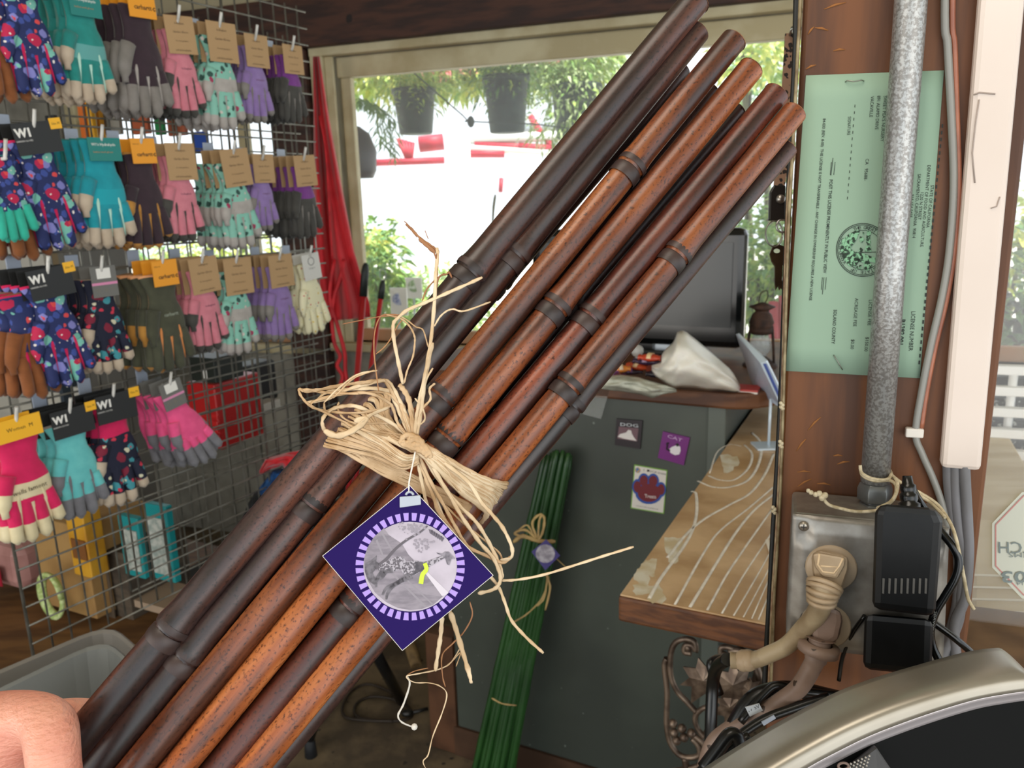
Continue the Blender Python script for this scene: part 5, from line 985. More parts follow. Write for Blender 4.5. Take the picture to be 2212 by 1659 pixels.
# crease lines on the finger
# ================================================================ WIRE GRID RACK
M_wirer = mat('grey_grid_wire', '#8d8b82', '#6b6961', rough=.32, metal=.5, scale=20)
def gu(px, py): return (GRID.hit(px, py) - GRID.p).dot(G)
g0 = V((GRID.p.x, GRID.p.y, 0)); gL = gu(-60, 700); gR = gu(716, 760); gT = 1.98; gB = .66
rack = thing('wire_grid', 'grey wire grid display rack hung with garden gloves', 'grid rack', g0 + G * gL + UP * gB)
def gridrack(rack, g0, gL, gR, gB, gT, stp, n, r):
    k = 0; u = gL
    while u <= gR + .001:
        big = (k % 8 == 0); b = MB(); b.tube([g0 + G * u + UP * gB, g0 + G * u + UP * gT], r * (1.6 if big else 1), 6); b.build('upright_wire', M_wirer, rack); u += stp; k += 1
    z = gB
    while z <= gT + .001: b = MB(); b.tube([g0 + G * gL + UP * z + n * r * 2, g0 + G * gR + UP * z + n * r * 2], r, 6); b.build('cross_wire', M_wirer, rack); z += stp
gridrack(rack, g0, gL, gR, gB, gT, .0385, GN, .0021)
rack2 = thing('wire_grid', 'second grey wire grid standing behind the gloves rack, towards the window', 'grid rack', g0)
g2 = g0 - GN * .17; gridrack(rack2, g2, gu(300, 700), gR + .12, .62, 1.95, .0385 * 1.4, GN, .0021); rack2.location = rack2.location
# ================================================================ GLOVES
FLN = [('#3a4c94', 10, .34), ('#7f7fc0', 6, .29), ('#76b8aa', 5.5, .27), ('#b81e4a', 5.5, .28), ('#d84848', 8, .20), ('#e0d8d0', 15, .13)]
M_floral = mat('navy_floral', '#1f2a5c', rough=.8, spots=FLN); M_berry = mat('dark_berry_floral', '#14182f', rough=.8, spots=[('#7c1c34', 6, .30), ('#3f8f9a', 6, .26), ('#d0ccb0', 9, .18), ('#c83248', 9, .18)])
M_mint = mat('mint_floral', '#86c0ae', rough=.8, spots=[('#2e5048', 9, .29), ('#a03858', 9, .25), ('#cfc0b8', 12, .18)]); M_cream_f = mat('cream_floral', '#e2dcb8', rough=.7, spots=[('#c86050', 12, .14), ('#7888a0', 15, .11), ('#d8b848', 12, .13)])
def fab(n, c, c2=None): return mat('glove_' + n, c, c2 or c, rough=.85, scale=9, sheen=.2, lo=.3, hi=.7, bump=.9, bscale=7)
G_teal, G_aqua, G_turq = fab('teal', '#1d8c84', '#187a74'), fab('aqua', '#6cc4c2', '#5ab4b6'), fab('turquoise', '#129aa8', '#0e8896'); G_mintg = fab('mintgreen', '#2fb59c', '#26a58e')
G_beige, G_grey, G_dgrey, G_cgrey = fab('beige', '#c6b5a0', '#b4a28c'), fab('grey', '#87817c', '#767069'), fab('dark_grey', '#46443f', '#383632'), fab('cool_grey', '#7c7b80', '#6a696e')
G_pink, G_hot, G_mag = fab('pink', '#d4828f', '#c57280'), fab('hot_pink', '#f25a90', '#e04a80'), fab('magenta', '#d51458', '#c00f4c'); G_lil, G_pur, G_plum = fab('lilac', '#9279b0', '#84699f'), fab('purple', '#7a3a8a', '#6c2e7a'), fab('plum', '#35222c', '#2b1b24')
G_tan, G_brown, G_olive, G_crm, G_blk = fab('tan', '#c28a3c', '#a8742c'), fab('brown_suede', '#8a5025', '#744018'), fab('olive', '#4a4b38', '#3a3b2c'), fab('cream', '#ded0aa', '#cfc098'), fab('black_knit', '#1c1a1e', '#121114'); G_wine = fab('wine', '#7a1830', '#641226'); G_lgrey = fab('light_grey', '#b3aca6', '#a29b95')
M_kraft, M_orange, M_bcard, M_gcard, M_tcard, M_wcard, M_ycard = plain('#b08f66', .8), plain('#e89a22', .6), plain('#191a1a', .5), plain('#6d6c68', .6), plain('#1c7c76', .6), plain('#cfcdc6', .6), plain('#efb21c', .5)
INKD = plain('#3c2e20', .8); M_wh = plain('#e6e4de', .6)
def wtext(s, m, parent, w, x0, z0, y, bold=0, name='lettering'):
    """small lettering on a card in the card's own axes (x right, z up)"""
    cu = bpy.data.curves.new('t', 'FONT'); cu.body = s; cu.size = 1; cu.offset = bold; cu.resolution_u = 1
    to = bpy.data.objects.new('t', cu); me = bpy.data.meshes.new_from_object(to); xs = [v.co.x for v in me.vertices]; k = w / (max(xs) - min(xs))
    mn = min(xs)
    for v in me.vertices: v.co = V((x0 + (v.co.x - mn) * k, y, z0 + v.co.y * k * 1.05))
    me.materials.clear(); me.materials.append(m); o = bpy.data.objects.new(name, me); C.objects.link(o); o.parent = parent; bpy.data.objects.remove(to); bpy.data.curves.remove(cu); return o
def glove_mesh(st, y0=0.0, flip=1, spread=1.0, seed=0):
    """one hanging glove, fingers down, in unit length 1 (z 0 .. -1), width about .42; st: materials fabric, tip, palm-side"""
    b = MB(); r = random.Random(seed); W_ = .19; F_, T_, P_ = 0, 1, 2; cuffL = st.get('cuff', .28)
    zs = [0, -.02, -.06, -.12, -.2, -.27, -.34, -.42, -.50, -.56, -.60]
    hw = [.155, .16, .15, .14, .135, .145, .175, .195, .20, .195, .18]
    if st.get('flare'): hw = [.215, .21, .19, .165, .14, .145, .175, .195, .20, .195, .18]
    n = 20; vs = []
    for i, (z, w_) in enumerate(zip(zs, hw)):
        th = .042 + .022 * math.sin(min(1, -z / .5) * 1.57); 
        for k in range(n):
            a = 2 * math.pi * k / n; wr = 1 + .07 * math.sin(5 * a + i * .9 + seed) * (1 if i < 8 else .3)
            vs.append(V((flip * (w_ * math.cos(a)) + st.get('skew', 0) * -z, y0 - th * wr * math.sin(a), z + .006 * math.sin(a * 3 + i))))
    b0 = len(b.v); b.v += vs
    for i in range(len(zs) - 1):
        for k in range(n):
            front = (math.sin(2 * math.pi * (k + .5) / n) > -.15)
            zz_ = -zs[i]; m = F_ if front else P_
            if front and st.get('band') and .44 <= zz_ + .02 <= .54: m = 3
            if zz_ < cuffL - .02 and st.get('cuffm'): m = 4
            if st.get('hem') and i < 1: m = 5
            if st.get('dip') and front and zz_ > .48: m = F_
            f = [b0 + i * n + k, b0 + i * n + (k + 1) % n, b0 + (i + 1) * n + (k + 1) % n, b0 + (i + 1) * n + k]
            b.f.append(f if flip < 0 else f[::-1]); b.m.append(m); b.sm.append(True)
    b.f.append([b0 + k for k in range(n)]); b.m.append(P_); b.sm.append(False)
    fx = [-.145, -.05, .048, .140]; fl = [.36, .41, .385, .30]; an = [-.10, -.02, .05, .14]
    for j in range(4):
        L = fl[j] * (.95 + .1 * r.random()); a_ = an[j] * spread + r.uniform(-.05, .05); bend = r.uniform(-.02, .05) * 1.5; pts = []; rs = []; mi = []
        N_ = 9
        for i in range(N_ + 1):
            t = i / N_; pts.append(V((flip * (fx[j] + math.sin(a_) * L * t) + st.get('skew', 0) * (.56 + L * t), y0 - .012 - bend * math.sin(t * 2.2), -.55 - math.cos(a_) * L * t)))
            rs.append((.058 - .008 * t) * (1 if t < .86 else math.sqrt(max(.04, 1 - ((t - .86) / .145) ** 2)))); mi.append(T_ if t >= st.get('tipat', .6) else F_)
        b.tube(pts, rs, 10, flat=.85, wdir=(1, 0, 0), mis=mi)
        if st.get('four') and j < 3:   # finger side strips (fourchettes)
            x_ = fx[j] * .5 + fx[j + 1] * .5; pp = [V((flip * (x_ + math.sin((a_ + an[j + 1]) / 2) * L * t) + st.get('skew', 0) * (.5 + L * t), y0 - .055 + .03 * t, -.5 - L * .85 * t)) for t in (0, .12, .3, .55, .8, 1)]
            b.tube(pp, [.006, .016, .018, .016, .012, .006], 6, flat=.7, wdir=(1, 0, 0), mi=6)
    ta = st.get('thumb', -.62); pts = []; rs = []
    for i in range(8):
        t = i / 7; pts.append(V((flip * (-.13 + math.sin(ta) * .16 * math.sin(t * 1.6)) + st.get('skew', 0) * (.33 + .32 * t), y0 - .03 - .02 * t, -.33 - .33 * t))); rs.append((.068 - .014 * t) * (1 if t < .85 else .55))
    b.tube(pts, rs, 10, flat=.8, wdir=(1, 0, 0), mis=[F_ if not st.get('dip') else T_] * 3 + [T_ if st.get('tipat', .6) < .9 else P_] * 5)
    return b
STY = {
 'teal': dict(m=[G_teal, G_beige, G_beige, fab('teal_light', '#5fa3a0'), G_teal, G_teal, fab('pale_mint', '#b8e0d0')], band=1, four=1, card='tc', tipat=.5),
 'turq': dict(m=[G_turq, G_beige, G_beige, fab('turq_light', '#16a0ae'), G_turq, G_turq, fab('pale_mint', '#b8e0d0')], band=1, four=1, card='tc', tipat=.5),
 'plum': dict(m=[G_plum, G_grey, G_grey, G_plum, G_plum, G_plum, G_lgrey], four=1, card='or', tipat=.25, dip=1),
 'pink': dict(m=[G_pink, G_dgrey, G_dgrey, G_pink, G_pink, G_pink, G_dgrey], four=1, card='kr', tipat=.72, word=1),
 'mint': dict(m=[M_mint, G_lgrey, G_lgrey, G_lgrey, M_mint, G_pink, G_lgrey], band=1, four=1, card='kr', tipat=.6, flare=1),
 'lilac': dict(m=[G_lil, G_grey, G_dgrey, G_lil, G_lil, G_lil, G_grey], four=1, card='kr', tipat=.7, word=1),
 'purple': dict(m=[G_dgrey, G_dgrey, G_blk, G_dgrey, G_pur, G_pur, G_grey], four=1, card='kr', tipat=.4, cuffm=1, cuff=.42),
 'floral': dict(m=[M_floral, M_floral, G_brown, M_floral, M_floral, G_mag, G_mag], four=1, card='bk', tipat=.85, hem=1, thumb=-.8, flare=1, cuffm=1, cuff=.3),
 'mitt': dict(m=[M_floral, G_mintg, G_mintg, G_mintg, M_floral, G_mintg, G_mintg], card='', tipat=.0),
 'tan': dict(m=[G_plum, G_tan, G_tan, G_plum, G_plum, G_tan, G_tan], four=1, card='or', tipat=.8, hem=1),
 'berry': dict(m=[M_berry, G_beige, G_beige, M_berry, G_mag, G_mag, G_beige], card='gp', tipat=.6),
 'olive': dict(m=[G_olive, G_olive, G_tan, G_olive, G_olive, fab('peach_hem', '#e0a070'), fab('peach_seam', '#d88a4c')], four=1, card='or', tipat=.8, hem=1, flare=1, word=2, thumb=-.4),
 'cream': dict(m=[M_cream_f] * 7, card='wh', tipat=.9),
 'redcr': dict(m=[G_mag, G_crm, G_crm, G_crm, G_mag, G_mag, G_crm], band=1, four=1, card='yk', tipat=.5, flare=1, word=3),
 'aqua': dict(m=[G_aqua, G_cgrey, G_cgrey, G_aqua, G_aqua, G_grey, G_cgrey], card='bk', tipat=.35, hem=1, flare=1, four=1),
 'berrycuff': dict(m=[M_berry, G_beige, G_beige, M_berry, G_mag, G_mag, G_beige], card='bk', tipat=.65, cuffm=1, cuff=.26),
 'hot': dict(m=[G_hot, G_cgrey, G_cgrey, G_hot, G_hot, G_hot, G_hot], card='gp', tipat=.3, skew=.25),
}
STR = {'tc': (M_tcard, .30, .20), 'or': (M_orange, .26, .24), 'kr': (M_kraft, .37, .40), 'bk': (M_bcard, .38, .26), 'gp': (M_gcard, .26, .30), 'wh': (M_wcard, .30, .34), 'yk': (M_ycard, .34, .18)}
protos = {}
def make_glove(kind, front, var=0):
    key = (kind, front, var)
    if key in protos: return protos[key]
    st = STY[kind]; root = bpy.data.objects.new('glove_pair', None); root.empty_display_size = .02
    C.objects.link(root)
    for gi in range(2):
        b = glove_mesh(st, y0=.075 * gi, flip=(1 if gi == 0 else -1) if kind in ('hot', 'cream') else 1, spread=(1.0 if gi == 0 else 1.5), seed=var * 3 + gi)
        if gi: 
            for v in b.v: v.x += -.035
        mm = st['m']
        if gi and kind == 'floral':
            mm = [G_brown, G_brown, G_brown, G_brown, M_floral, G_mag, G_mag]
            for v in b.v: v.x -= .16; v.z -= .05
        if gi and kind in ('olive', 'tan'): mm = [mm[0], G_tan, G_tan] + mm[3:]
        b.build('glove', mm, root, local=True)
    if st['card']:
        cm, cw, chh = STR[st['card']]; y = -.085; top = .13 if st['card'] != 'tc' else .02
        if st['card'] == 'kr': top = .14
        b = MB(); b.box((0.02, y, top - chh / 2), (cw, .006, chh), mi=0); cd = b.build('header_card', cm, root, local=True)
        if front:
            yy = y - .0045
            if st['card'] == 'kr':
                for s_, w_, z_ in (('bellingham', .12, .20), ('Garden Gloves', .19, .11), ('for every gardener', .16, .02), ('soft & breathable', .2, -.08)): wtext(s_, INKD, cd, w_, .02 - w_ / 2, top - .26 + z_ - .03, yy)
            elif st['card'] == 'or':
                wtext('carhartt', plain('#4a2c10'), cd, .17, -.06, top - .17, yy, .02); wtext('C', plain('#2a1a08'), cd, .03, .115, top - .17, yy, .06); wtext('MENS S/M', plain('#4a2c10'), cd, .06, -.085, top - .06, yy)
            elif st['card'] == 'bk':
                wtext('W1', M_wh, cd, .13, -.16, top - .11, yy, .05); wtext('GARDEN GLOVES', M_wh, cd, .14, -.165, top - .15, yy); b = MB(); b.box((.20, yy, top - .03), (.10, .004, .09)); b.build('size_sticker', M_ycard, cd, local=True); wtext('Size M', plain('#3a2c08'), cd, .07, .165, top - .04, yy - .003)
            elif st['card'] == 'tc':
                wtext("W1's Hydrahyde", M_wh, cd, .22, -.10, top - .07, yy, .01); wtext('leather work gloves', plain('#c08a5a'), cd, .18, -.09, top - .13, yy)
            elif st['card'] == 'gp':
                b = MB(); b.box((.02, yy, top - .07), (.14, .004, .10)); b.build('barcode_label', M_wh, cd, local=True)
                b = MB(); b.box((.02, yy, top - .17), (cw, .004, .025)); b.build('pink_stripe', plain('#d88ab0'), cd, local=True)
                for k in range(3): b = MB(); b.lathe((-.05 + k * .07, yy, top - .23), [(0, -.002), (.016, -.002), (.016, 0)], axis=(0, -1, 0), seg=8); b.build('gold_dot', plain('#c8a458'), cd, local=True)
            elif st['card'] == 'wh':
                b = MB(); b.lathe((.02, yy, top - .1), [(.045, 0), (.055, 0), (.055, .003)], axis=(0, -1, 0), seg=16); b.build('round_emblem', plain('#8a8a88'), cd, local=True); wtext('burgon', plain('#707070'), cd, .1, -.03, top - .2, yy)
            elif st['card'] == 'yk': wtext('Women  M', plain('#3a2c08'), cd, .2, -.08, top - .1, yy)
    if front and st.get('word') == 1: wtext('bellingham', plain('#6d3a55'), root, .13, -.03, -.42, -.068)
    if front and st.get('word') == 2: wtext('carhartt', plain('#a8b0a0'), root, .15, -.05, -.40, -.068)
    if front and st.get('word') == 3: wtext('wells lamont', INKD, root, .27, -.14, -.50, -.07)
    protos[key] = [root, 0]; return protos[key]
def copy_tree(o, parent=None):
    c_ = o.copy(); C.objects.link(c_); c_.parent = parent
    for ch_ in list(o.children): copy_tree(ch_, c_)
    return c_
face_yaw = math.atan2(-GN.x, GN.y)    # unused reference
# local axes of a hanging pair: x along the grid, -y towards the shopper
RG = Matrix((G, -GN, UP)).transposed()
M_hook = mat('white_hook', '#d6d4ce', '#b4b2ac', rough=.4, scale=40)
ROWN = ['top', 'second', 'third', 'bottom']
DESC = {'teal': 'teal and beige leather', 'turq': 'turquoise and beige leather', 'plum': 'dark plum and grey dipped', 'pink': 'pale pink', 'mint': 'mint flowered grey-banded', 'lilac': 'lilac', 'purple': 'black and purple', 'floral': 'navy flowered brown-palmed', 'mitt': 'flowered gloves with mint-green fingers,', 'tan': 'brown and tan leather', 'berry': 'dark berry flowered with beige tips', 'olive': 'olive and tan', 'cream': 'cream flowered', 'redcr': 'magenta and cream', 'aqua': 'aqua knit with grey dipped fingers,', 'berrycuff': 'berry flowered with magenta cuff,', 'hot': 'hot pink'}
CARD = {'kr': 'kraft paper card', 'or': 'orange card', 'bk': 'black card', 'tc': 'teal label', 'gp': 'grey card', 'wh': 'white card', 'yk': 'yellow card', '': 'no card'}
def stack(row, kind, x, ytop, ybot, nback, proud=.075, lean=0, hook=True, fan=0):
    st = STY[kind]
    PF = GRID.shift(proud); top = PF.hit(x, ytop); bot = PF.hit(x + (ybot - ytop) * .09, ybot); L = (top.z - bot.z)
    up_ = .13 if st['card'] and st['card'] != 'tc' else .03; Lg = L / (1 + up_ - .02)
    for i in range(nback, -1, -1):
        front = (i == 0); pr = make_glove(kind, front, 0 if front else 1 + i % 2)
        o = pr[0] if pr[1] == 0 else copy_tree(pr[0]); pr[1] += 1
        off = proud - (.026 * i if nback < 3 else .021 * i)
        P = V((top.x, top.y, 0)) + GN * (off - proud) + UP * (top.z - up_ * Lg) - G * .004 * i
        o.matrix_world = Matrix.Translation(P) @ (RG @ Matrix.Rotation(-lean * (1 - .25 * i), 3, 'Y') @ Matrix.Rotation((.05 * ((i * 7) % 3 - 1)) + (.0 if front else -.06), 3, 'Z')).to_4x4() @ Matrix.Diagonal((Lg * 1.0, Lg, Lg, 1))
        o.name = 'glove_pair'
        if front: setp(o, ('front %s gloves, %s, %s row' % (DESC[kind].rstrip(','), CARD[st['card']], ROWN[row])), 'gloves', 'garden gloves on the wire rack')
        else: setp(o, '%s pair behind the front %s gloves, %s row' % (['', 'first', 'second', 'third'][i], DESC[kind].rstrip(','), ROWN[row]), 'gloves', '%s row %s gloves behind the front pair' % (ROWN[row], kind))
        o['label'] = ' '.join(o['label'].split()[:16])
    if hook:
        hp = V((top.x, top.y, top.z - .010)); hb = hp - GN * proud; hk = thing('peg_hook', 'peg hook of the %s row\'s %s gloves' % (ROWN[row], DESC[kind].rstrip(',')), 'hook', hb, group='peg hooks on the wire rack')
        b = MB(); b.tube(smooth([hb, hb + GN * (proud + .004), hb + GN * (proud + .016) + UP * .004, hb + GN * (proud + .026) + UP * .030], 4), .0030, 7); b.build('prong', M_hook, hk)
        b = MB(); b.box(hb + UP * .013 + GN * .012, (.026, .003, .034), (G, GN, UP)); b.build('price_tab', plain('#aab4c4', .4), hk, bevel=.002)
rows = [
 (0, 'floral', 28, -70, 215, 1, .10, .10), (0, 'teal', 165, -14, 232, 3, .085, 0.02), (0, 'plum', 285, -22, 262, 3, .08, .03), (0, 'pink', 372, 38, 262, 2, .075, .08), (0, 'mint', 462, 52, 288, 3, .075, .03), (0, 'lilac', 540, 78, 272, 2, .07, .02), (0, 'purple', 620, 100, 272, 2, .07, .03),
 (1, 'mitt', -2, 330, 530, 0, .11, .06), (1, 'floral', 60, 265, 552, 2, .09, .16), (1, 'turq', 206, 296, 545, 3, .085, .02), (1, 'tan', 292, 300, 545, 2, .08, .04), (1, 'pink', 374, 312, 530, 2, .08, .03), (1, 'mint', 492, 325, 545, 2, .075, .12), (1, 'lilac', 556, 335, 505, 1, .07, .02), (1, 'purple', 645, 338, 520, 3, .07, .08),
 (2, 'floral', 90, 578, 850, 3, .10, .12), (2, 'berry', 206, 575, 815, 2, .085, .02), (2, 'olive', 338, 562, 812, 2, .085, .04), (2, 'pink', 424, 558, 768, 3, .08, .08), (2, 'mint', 498, 560, 772, 1, .08, .02), (2, 'lilac', 592, 552, 742, 3, .075, .04), (2, 'cream', 658, 548, 728, 1, .075, .12),
 (3, 'redcr', 22, 900, 1185, 1, .11, .06), (3, 'aqua', 138, 880, 1130, 3, .09, .05), (3, 'berrycuff', 232, 848, 1100, 2, .085, .02), (3, 'hot', 355, 822, 1040, 2, .085, .20)]
for r_ in rows: stack(*r_)
# ================================================================ RED APRON, BROOMS
M_redc = mat('red_cloth', '#d21c2a', '#b4121e', rough=.7, scale=6, sheen=.3, sss=.15)
apd = 2.93
ap = thing('red_apron', 'red cloth apron hanging between the glove rack and the window frame', 'apron', at(720, 700, apd))
def apf(u, v):
    xl = 676 + 6 * v + (0 if v < .5 else -2); L_ = [(0, 690), (.25, 712), (.5, 738), (.75, 765), (.95, 798), (1, 800)]
    for i in range(len(L_) - 1):
        if L_[i][0] <= v <= L_[i + 1][0]: t = (v - L_[i][0]) / (L_[i + 1][0] - L_[i][0]); xr = L_[i][1] * (1 - t) + L_[i + 1][1] * t
    px = xl * (1 - u) + xr * u; py = 122 + v * 575 - 12 * u * v
    return at(px, py, apd - (.025 + .03 * v) * (math.sin(u * 9 + v * 2) * .6 + .5 * math.sin(u * 17 - v * 3)) - .03 * u)
b = MB(); b.grid(apf, 30, 40); b.build('cloth', M_redc, ap, solid=.002)
for i, pts in enumerate(([(716, 690), (722, 740), (735, 770), (728, 790), (740, 812), (734, 835)], [(722, 560), (712, 640), (728, 700), (744, 760), (746, 800), (752, 840)], [(744, 560), (735, 600), (722, 640), (715, 690)], [(690, 250), (704, 330), (712, 470), (718, 560)])):
    b = MB(); b.tube(spx([(x, y, apd - .06) for x, y in pts], 5), .0075 if i < 3 else .004, 6, flat=.35); b.build('tie_strap', mat('red_tape', '#d01c28', '#b01420', rough=.6, scale=20), ap)
for i, (x0, y0, x1, y1, gy, wpx) in enumerate(((790, 568, 768, 860, 640, 15), (828, 605, 790, 880, 645, 12))):
    o = thing('tool_pole', ['red tool pole with a black rounded grip beside the apron', 'red tool pole with a black grip and grey hanging loop'][i], 'pole', at(x1, y1, 2.27))
    A_ = at(x0, y0, 2.84 - .03 * i); B_ = at(x1, y1, 2.88 - .03 * i); dr = (B_ - A_); k = B_.z / -dr.normalized().z if dr.z else 1; E_ = B_ + dr.normalized() * (B_.z - .03) / abs(dr.normalized().z)
    t = (gy - y0) / (y1 - y0); Gp = A_ + dr * t; r0 = m2(wpx, 2.85) / 2
    b = MB(); b.tube([Gp, E_], r0 * .9, 10); b.build('handle', mat('red_enamel', '#b02428', '#c83030', rough=.35, scale=5), o)
    b = MB(); b.tube([A_, A_ + dr * .02, A_ + dr * .06, Gp], [r0 * .5, r0 * .85, r0 * 1.15, r0 * 1.15], 10); b.build('grip', plain('#1c2422', .5), o)
    b = MB(); b.tube([E_ - dr.normalized() * .05, E_], r0 * 1.1, 8); b.build('end_cap', plain('#1c2422', .5), o)
    if i: b = MB(); c0 = A_; b.tube([c0 + U * .012 * math.cos(q) + UP * (.016 + .024 * math.sin(q)) for q in [j * .5236 for j in range(13)]], .002, 5); b.build('hang_loop', plain('#9aa09c', .4), o)
# ================================================================ GREEN CANES
M_green = mat('green_painted_cane', '#264f20', '#163616', rough=.35, scale=5, stretch=(1, 1, 1), lo=.35, hi=.65)
gc = thing('green_cane_bundle', 'tied bundle of dark green garden canes leaning on the cabinet', 'cane bundle', at(1065, 1660, 1.85))
rnd = random.Random(9)
tops = [(1180 + 62 * math.cos(t) * k_ * .5 + 28, 985 + 18 * math.sin(t) * k_) for t, k_ in [(i * 2.39996, math.sqrt((i + .5) / 20)) for i in range(20)]]
for i, (tx, ty) in enumerate(tops):
    w_ = (tx - 1208) / 31; dp_ = (ty - 985) / 18
    T_ = CAB.hit(1207 + w_ * 31, 985 + 10 * dp_ + rnd.uniform(-6, 6), .035 - dp_ * .024); E_ = FLOOR.hit(1046 + w_ * 50, 1775 - dp_ * -16)
    b = MB(); Lc = (E_ - T_).length; ax = (E_ - T_).normalized(); zs = [0, .006, .012]; r0 = .0072
    pts = []; rs = []; 
    for k in range(31):
        t = k / 30; pts.append(T_ + (E_ - T_) * t); rs.append(r0 * (1 + (.16 if k % 6 == (i % 6) else 0)))
    rs[0] = r0 * .7; b.tube(pts, rs, 8); b.build('green_cane', M_green, gc)
gr_ = thing('raffia_bow', 'small raffia bow tied on the green canes', 'bow', at(1160, 1165, 1.8)); dg = (CAB.hit(1160, 1165) - CAM).dot(ray(CX, CY)) - .19
for pts, w_ in (([(1200, 1170), (1160, 1168), (1130, 1158), (1108, 1172)], 9), ([(1160, 1165), (1150, 1130), (1165, 1112), (1176, 1120), (1172, 1150), (1162, 1168)], 6), ([(1162, 1165), (1165, 1125), (1172, 1110)], 5), ([(1160, 1165), (1135, 1145), (1112, 1152), (1130, 1160), (1158, 1166)], 6), ([(1155, 1165), (1140, 1135), (1120, 1145)], 4), ([(1180, 1240), (1188, 1270), (1178, 1318)], 5), ([(1186, 1245), (1172, 1290), (1140, 1325), (1108, 1345)], 3.5), ([(1183, 1240), (1176, 1290), (1160, 1310)], 4), ([(1200, 1205), (1222, 1225)], 3.5), ([(1062, 1508), (1085, 1520), (1116, 1524)], 3.5)):
    strand([(x, y, dg + (.0 if y > 1200 else .01) - (.10 if y > 1400 else 0)) for x, y in pts], w_, d=dg, m=mat('dim_raffia', '#b0935c', '#94784a', rough=.6, scale=20), name='strand', par=gr_)
gt = thing('small_hang_tag', 'tiny purple diamond tag with round picture on the green canes', 'tag', at(1178, 1230, dg))
TS = PL(at(1178, 1195, dg - .02), tn); quad_on(TS, [(1180, 1165), (1210, 1200), (1178, 1232), (1148, 1192)], 0, plain('#2c1a6a', .4), 'card', gt, .0015); disc_on(TS, (1178, 1196), 21, 20, .0006, mat('tiny_picture', '#a9a3ac', '#7c7680', scale=90, rough=.5), 'round_picture', gt)
# ================================================================ LOWER LEFT: BINS, STOOL, FLOOR THINGS
M_bin = mat('grey_plastic_bin', '#8d8983', '#7f7b75', rough=.5, scale=3)
def bin_(label, rim, depth_in, m, cat='storage bin', d=None, rimw=.012):
    zr = at(*d).z; RP = PL((0, 0, zr), (0, 0, 1)); R_ = [RP.hit(*p) for p in rim]; c_ = sum(R_, V()) / len(R_); o = thing('storage_bin', label, cat, V((c_.x, c_.y, zr - depth_in)))
    n = len(R_); O_ = [c_ + (p - c_) * 1.03 for p in R_]; B_ = [c_ + (p - c_) * .86 - UP * depth_in for p in R_]; I_ = [c_ + (p - c_) * .975 for p in R_]; IB = [c_ + (p - c_) * .84 - UP * (depth_in - .004) for p in R_]
    b = MB()
    ring = lambda A_, B2: b.add(A_ + B2, [(i, (i + 1) % n, n + (i + 1) % n, n + i) for i in range(n)], smooth=False)
    ring([p - UP * .012 for p in O_], O_); ring(O_, [p + UP * .004 for p in R_]); ring([p + UP * .004 for p in R_], I_); ring(I_, IB); b.add(IB, [tuple(range(n))]); ring(B_, [c_ + (p - c_) * .99 - UP * .012 for p in R_]); b.add(B_, [tuple(range(n))[::-1]])
    b.build('tub', m, o, bevel=.002); return o, RP, R_
def rrect(pts, k=.12, n=4):
    out = []; m_ = len(pts)
    for i in range(m_):
        p0, p1, p2 = V((*pts[i - 1], 0)), V((*pts[i], 0)), V((*pts[(i + 1) % m_], 0)); a = p1 + (p0 - p1) * k; c_ = p1 + (p2 - p1) * k
        for j in range(n + 1): t = j / n; q = a * (1 - t) ** 2 + p1 * 2 * t * (1 - t) + c_ * t * t; out.append((q.x, q.y))
    return out
bin_('larger grey plastic bin behind, its rim under the wire rack', rrect([(-300, 1580), (235, 1352), (440, 1530), (-20, 1900)]), .22, M_bin, d=(235, 1352, 1.35))
bin_('smaller grey plastic bin nested in front, nearest the hand', rrect([(-330, 1650), (225, 1384), (425, 1560), (-60, 1950)]), .2, mat('grey_bin_front', '#7c7d79', '#70716d', rough=.5, scale=3), d=(225, 1384, 1.22))
st_ = thing('black_stool', 'folding stand with black tube legs on the floor behind the canes', 'stand', at(740, 1640, 2.1))
M_tube = plain('#0e1012', .35)
f0 = FLOOR.hit(672, 1632)
b = MB(); b.tube([at(700, 1500, 2.1), f0 + UP * .05], .013, 10); b.build('leg', M_tube, st_); b = MB(); b.tube([f0 + UP * .055, f0], [.015, .018], 10); b.build('rubber_foot', plain('#15171a', .7), st_)
f1 = FLOOR.hit(868, 1520)
b = MB(); b.tube([at(790, 1370, 2.0), f1 + UP * .01], .016, 10); b.build('leg', M_tube, st_)
b = MB(); b.tube([at(700, 1500, 2.1), at(745, 1440, 2.1), at(790, 1370, 2.05)], .012, 8); b.build('crossbar', M_tube, st_)
FC = PL((0, 0, .006), (0, 0, 1))
b = MB(); b.tube(smooth([FC.hit(*p) for p in ((868, 1518), (840, 1508), (800, 1505), (770, 1520), (768, 1545), (800, 1555), (868, 1556), (890, 1540), (850, 1500), (800, 1478), (765, 1488), (742, 1520), (745, 1548), (790, 1556), (850, 1558))], 6), .0045, 6); b.build('floor_cord', plain('#2a1f14', .6), None, 'brown cord coiled on the concrete floor under the purple tag', 'cord')
b = MB(); b.tube([FC.hit(878, 1395) + UP * .06, FC.hit(900, 1440)], [.022, .02], 10); b.build('wood_stub', mat('pale_stub', '#8a7048', '#6a5434', rough=.8, scale=30), None, 'short pale wooden stub on the floor near the cabinet corner', 'wood block')
b = MB(); b.ball(FC.hit(880, 1548) + UP * .012, .013, 8, 6, (1.5, 1, .8)); b.tube([FC.hit(880, 1548) + UP * .01, FC.hit(905, 1542) + UP * .01, FC.hit(925, 1538) + UP * .012], .006, 6); b.build('cable_plug', plain('#1b1a18', .4), None, 'small dark cable plug on the floor by the cabinet corner', 'plug')
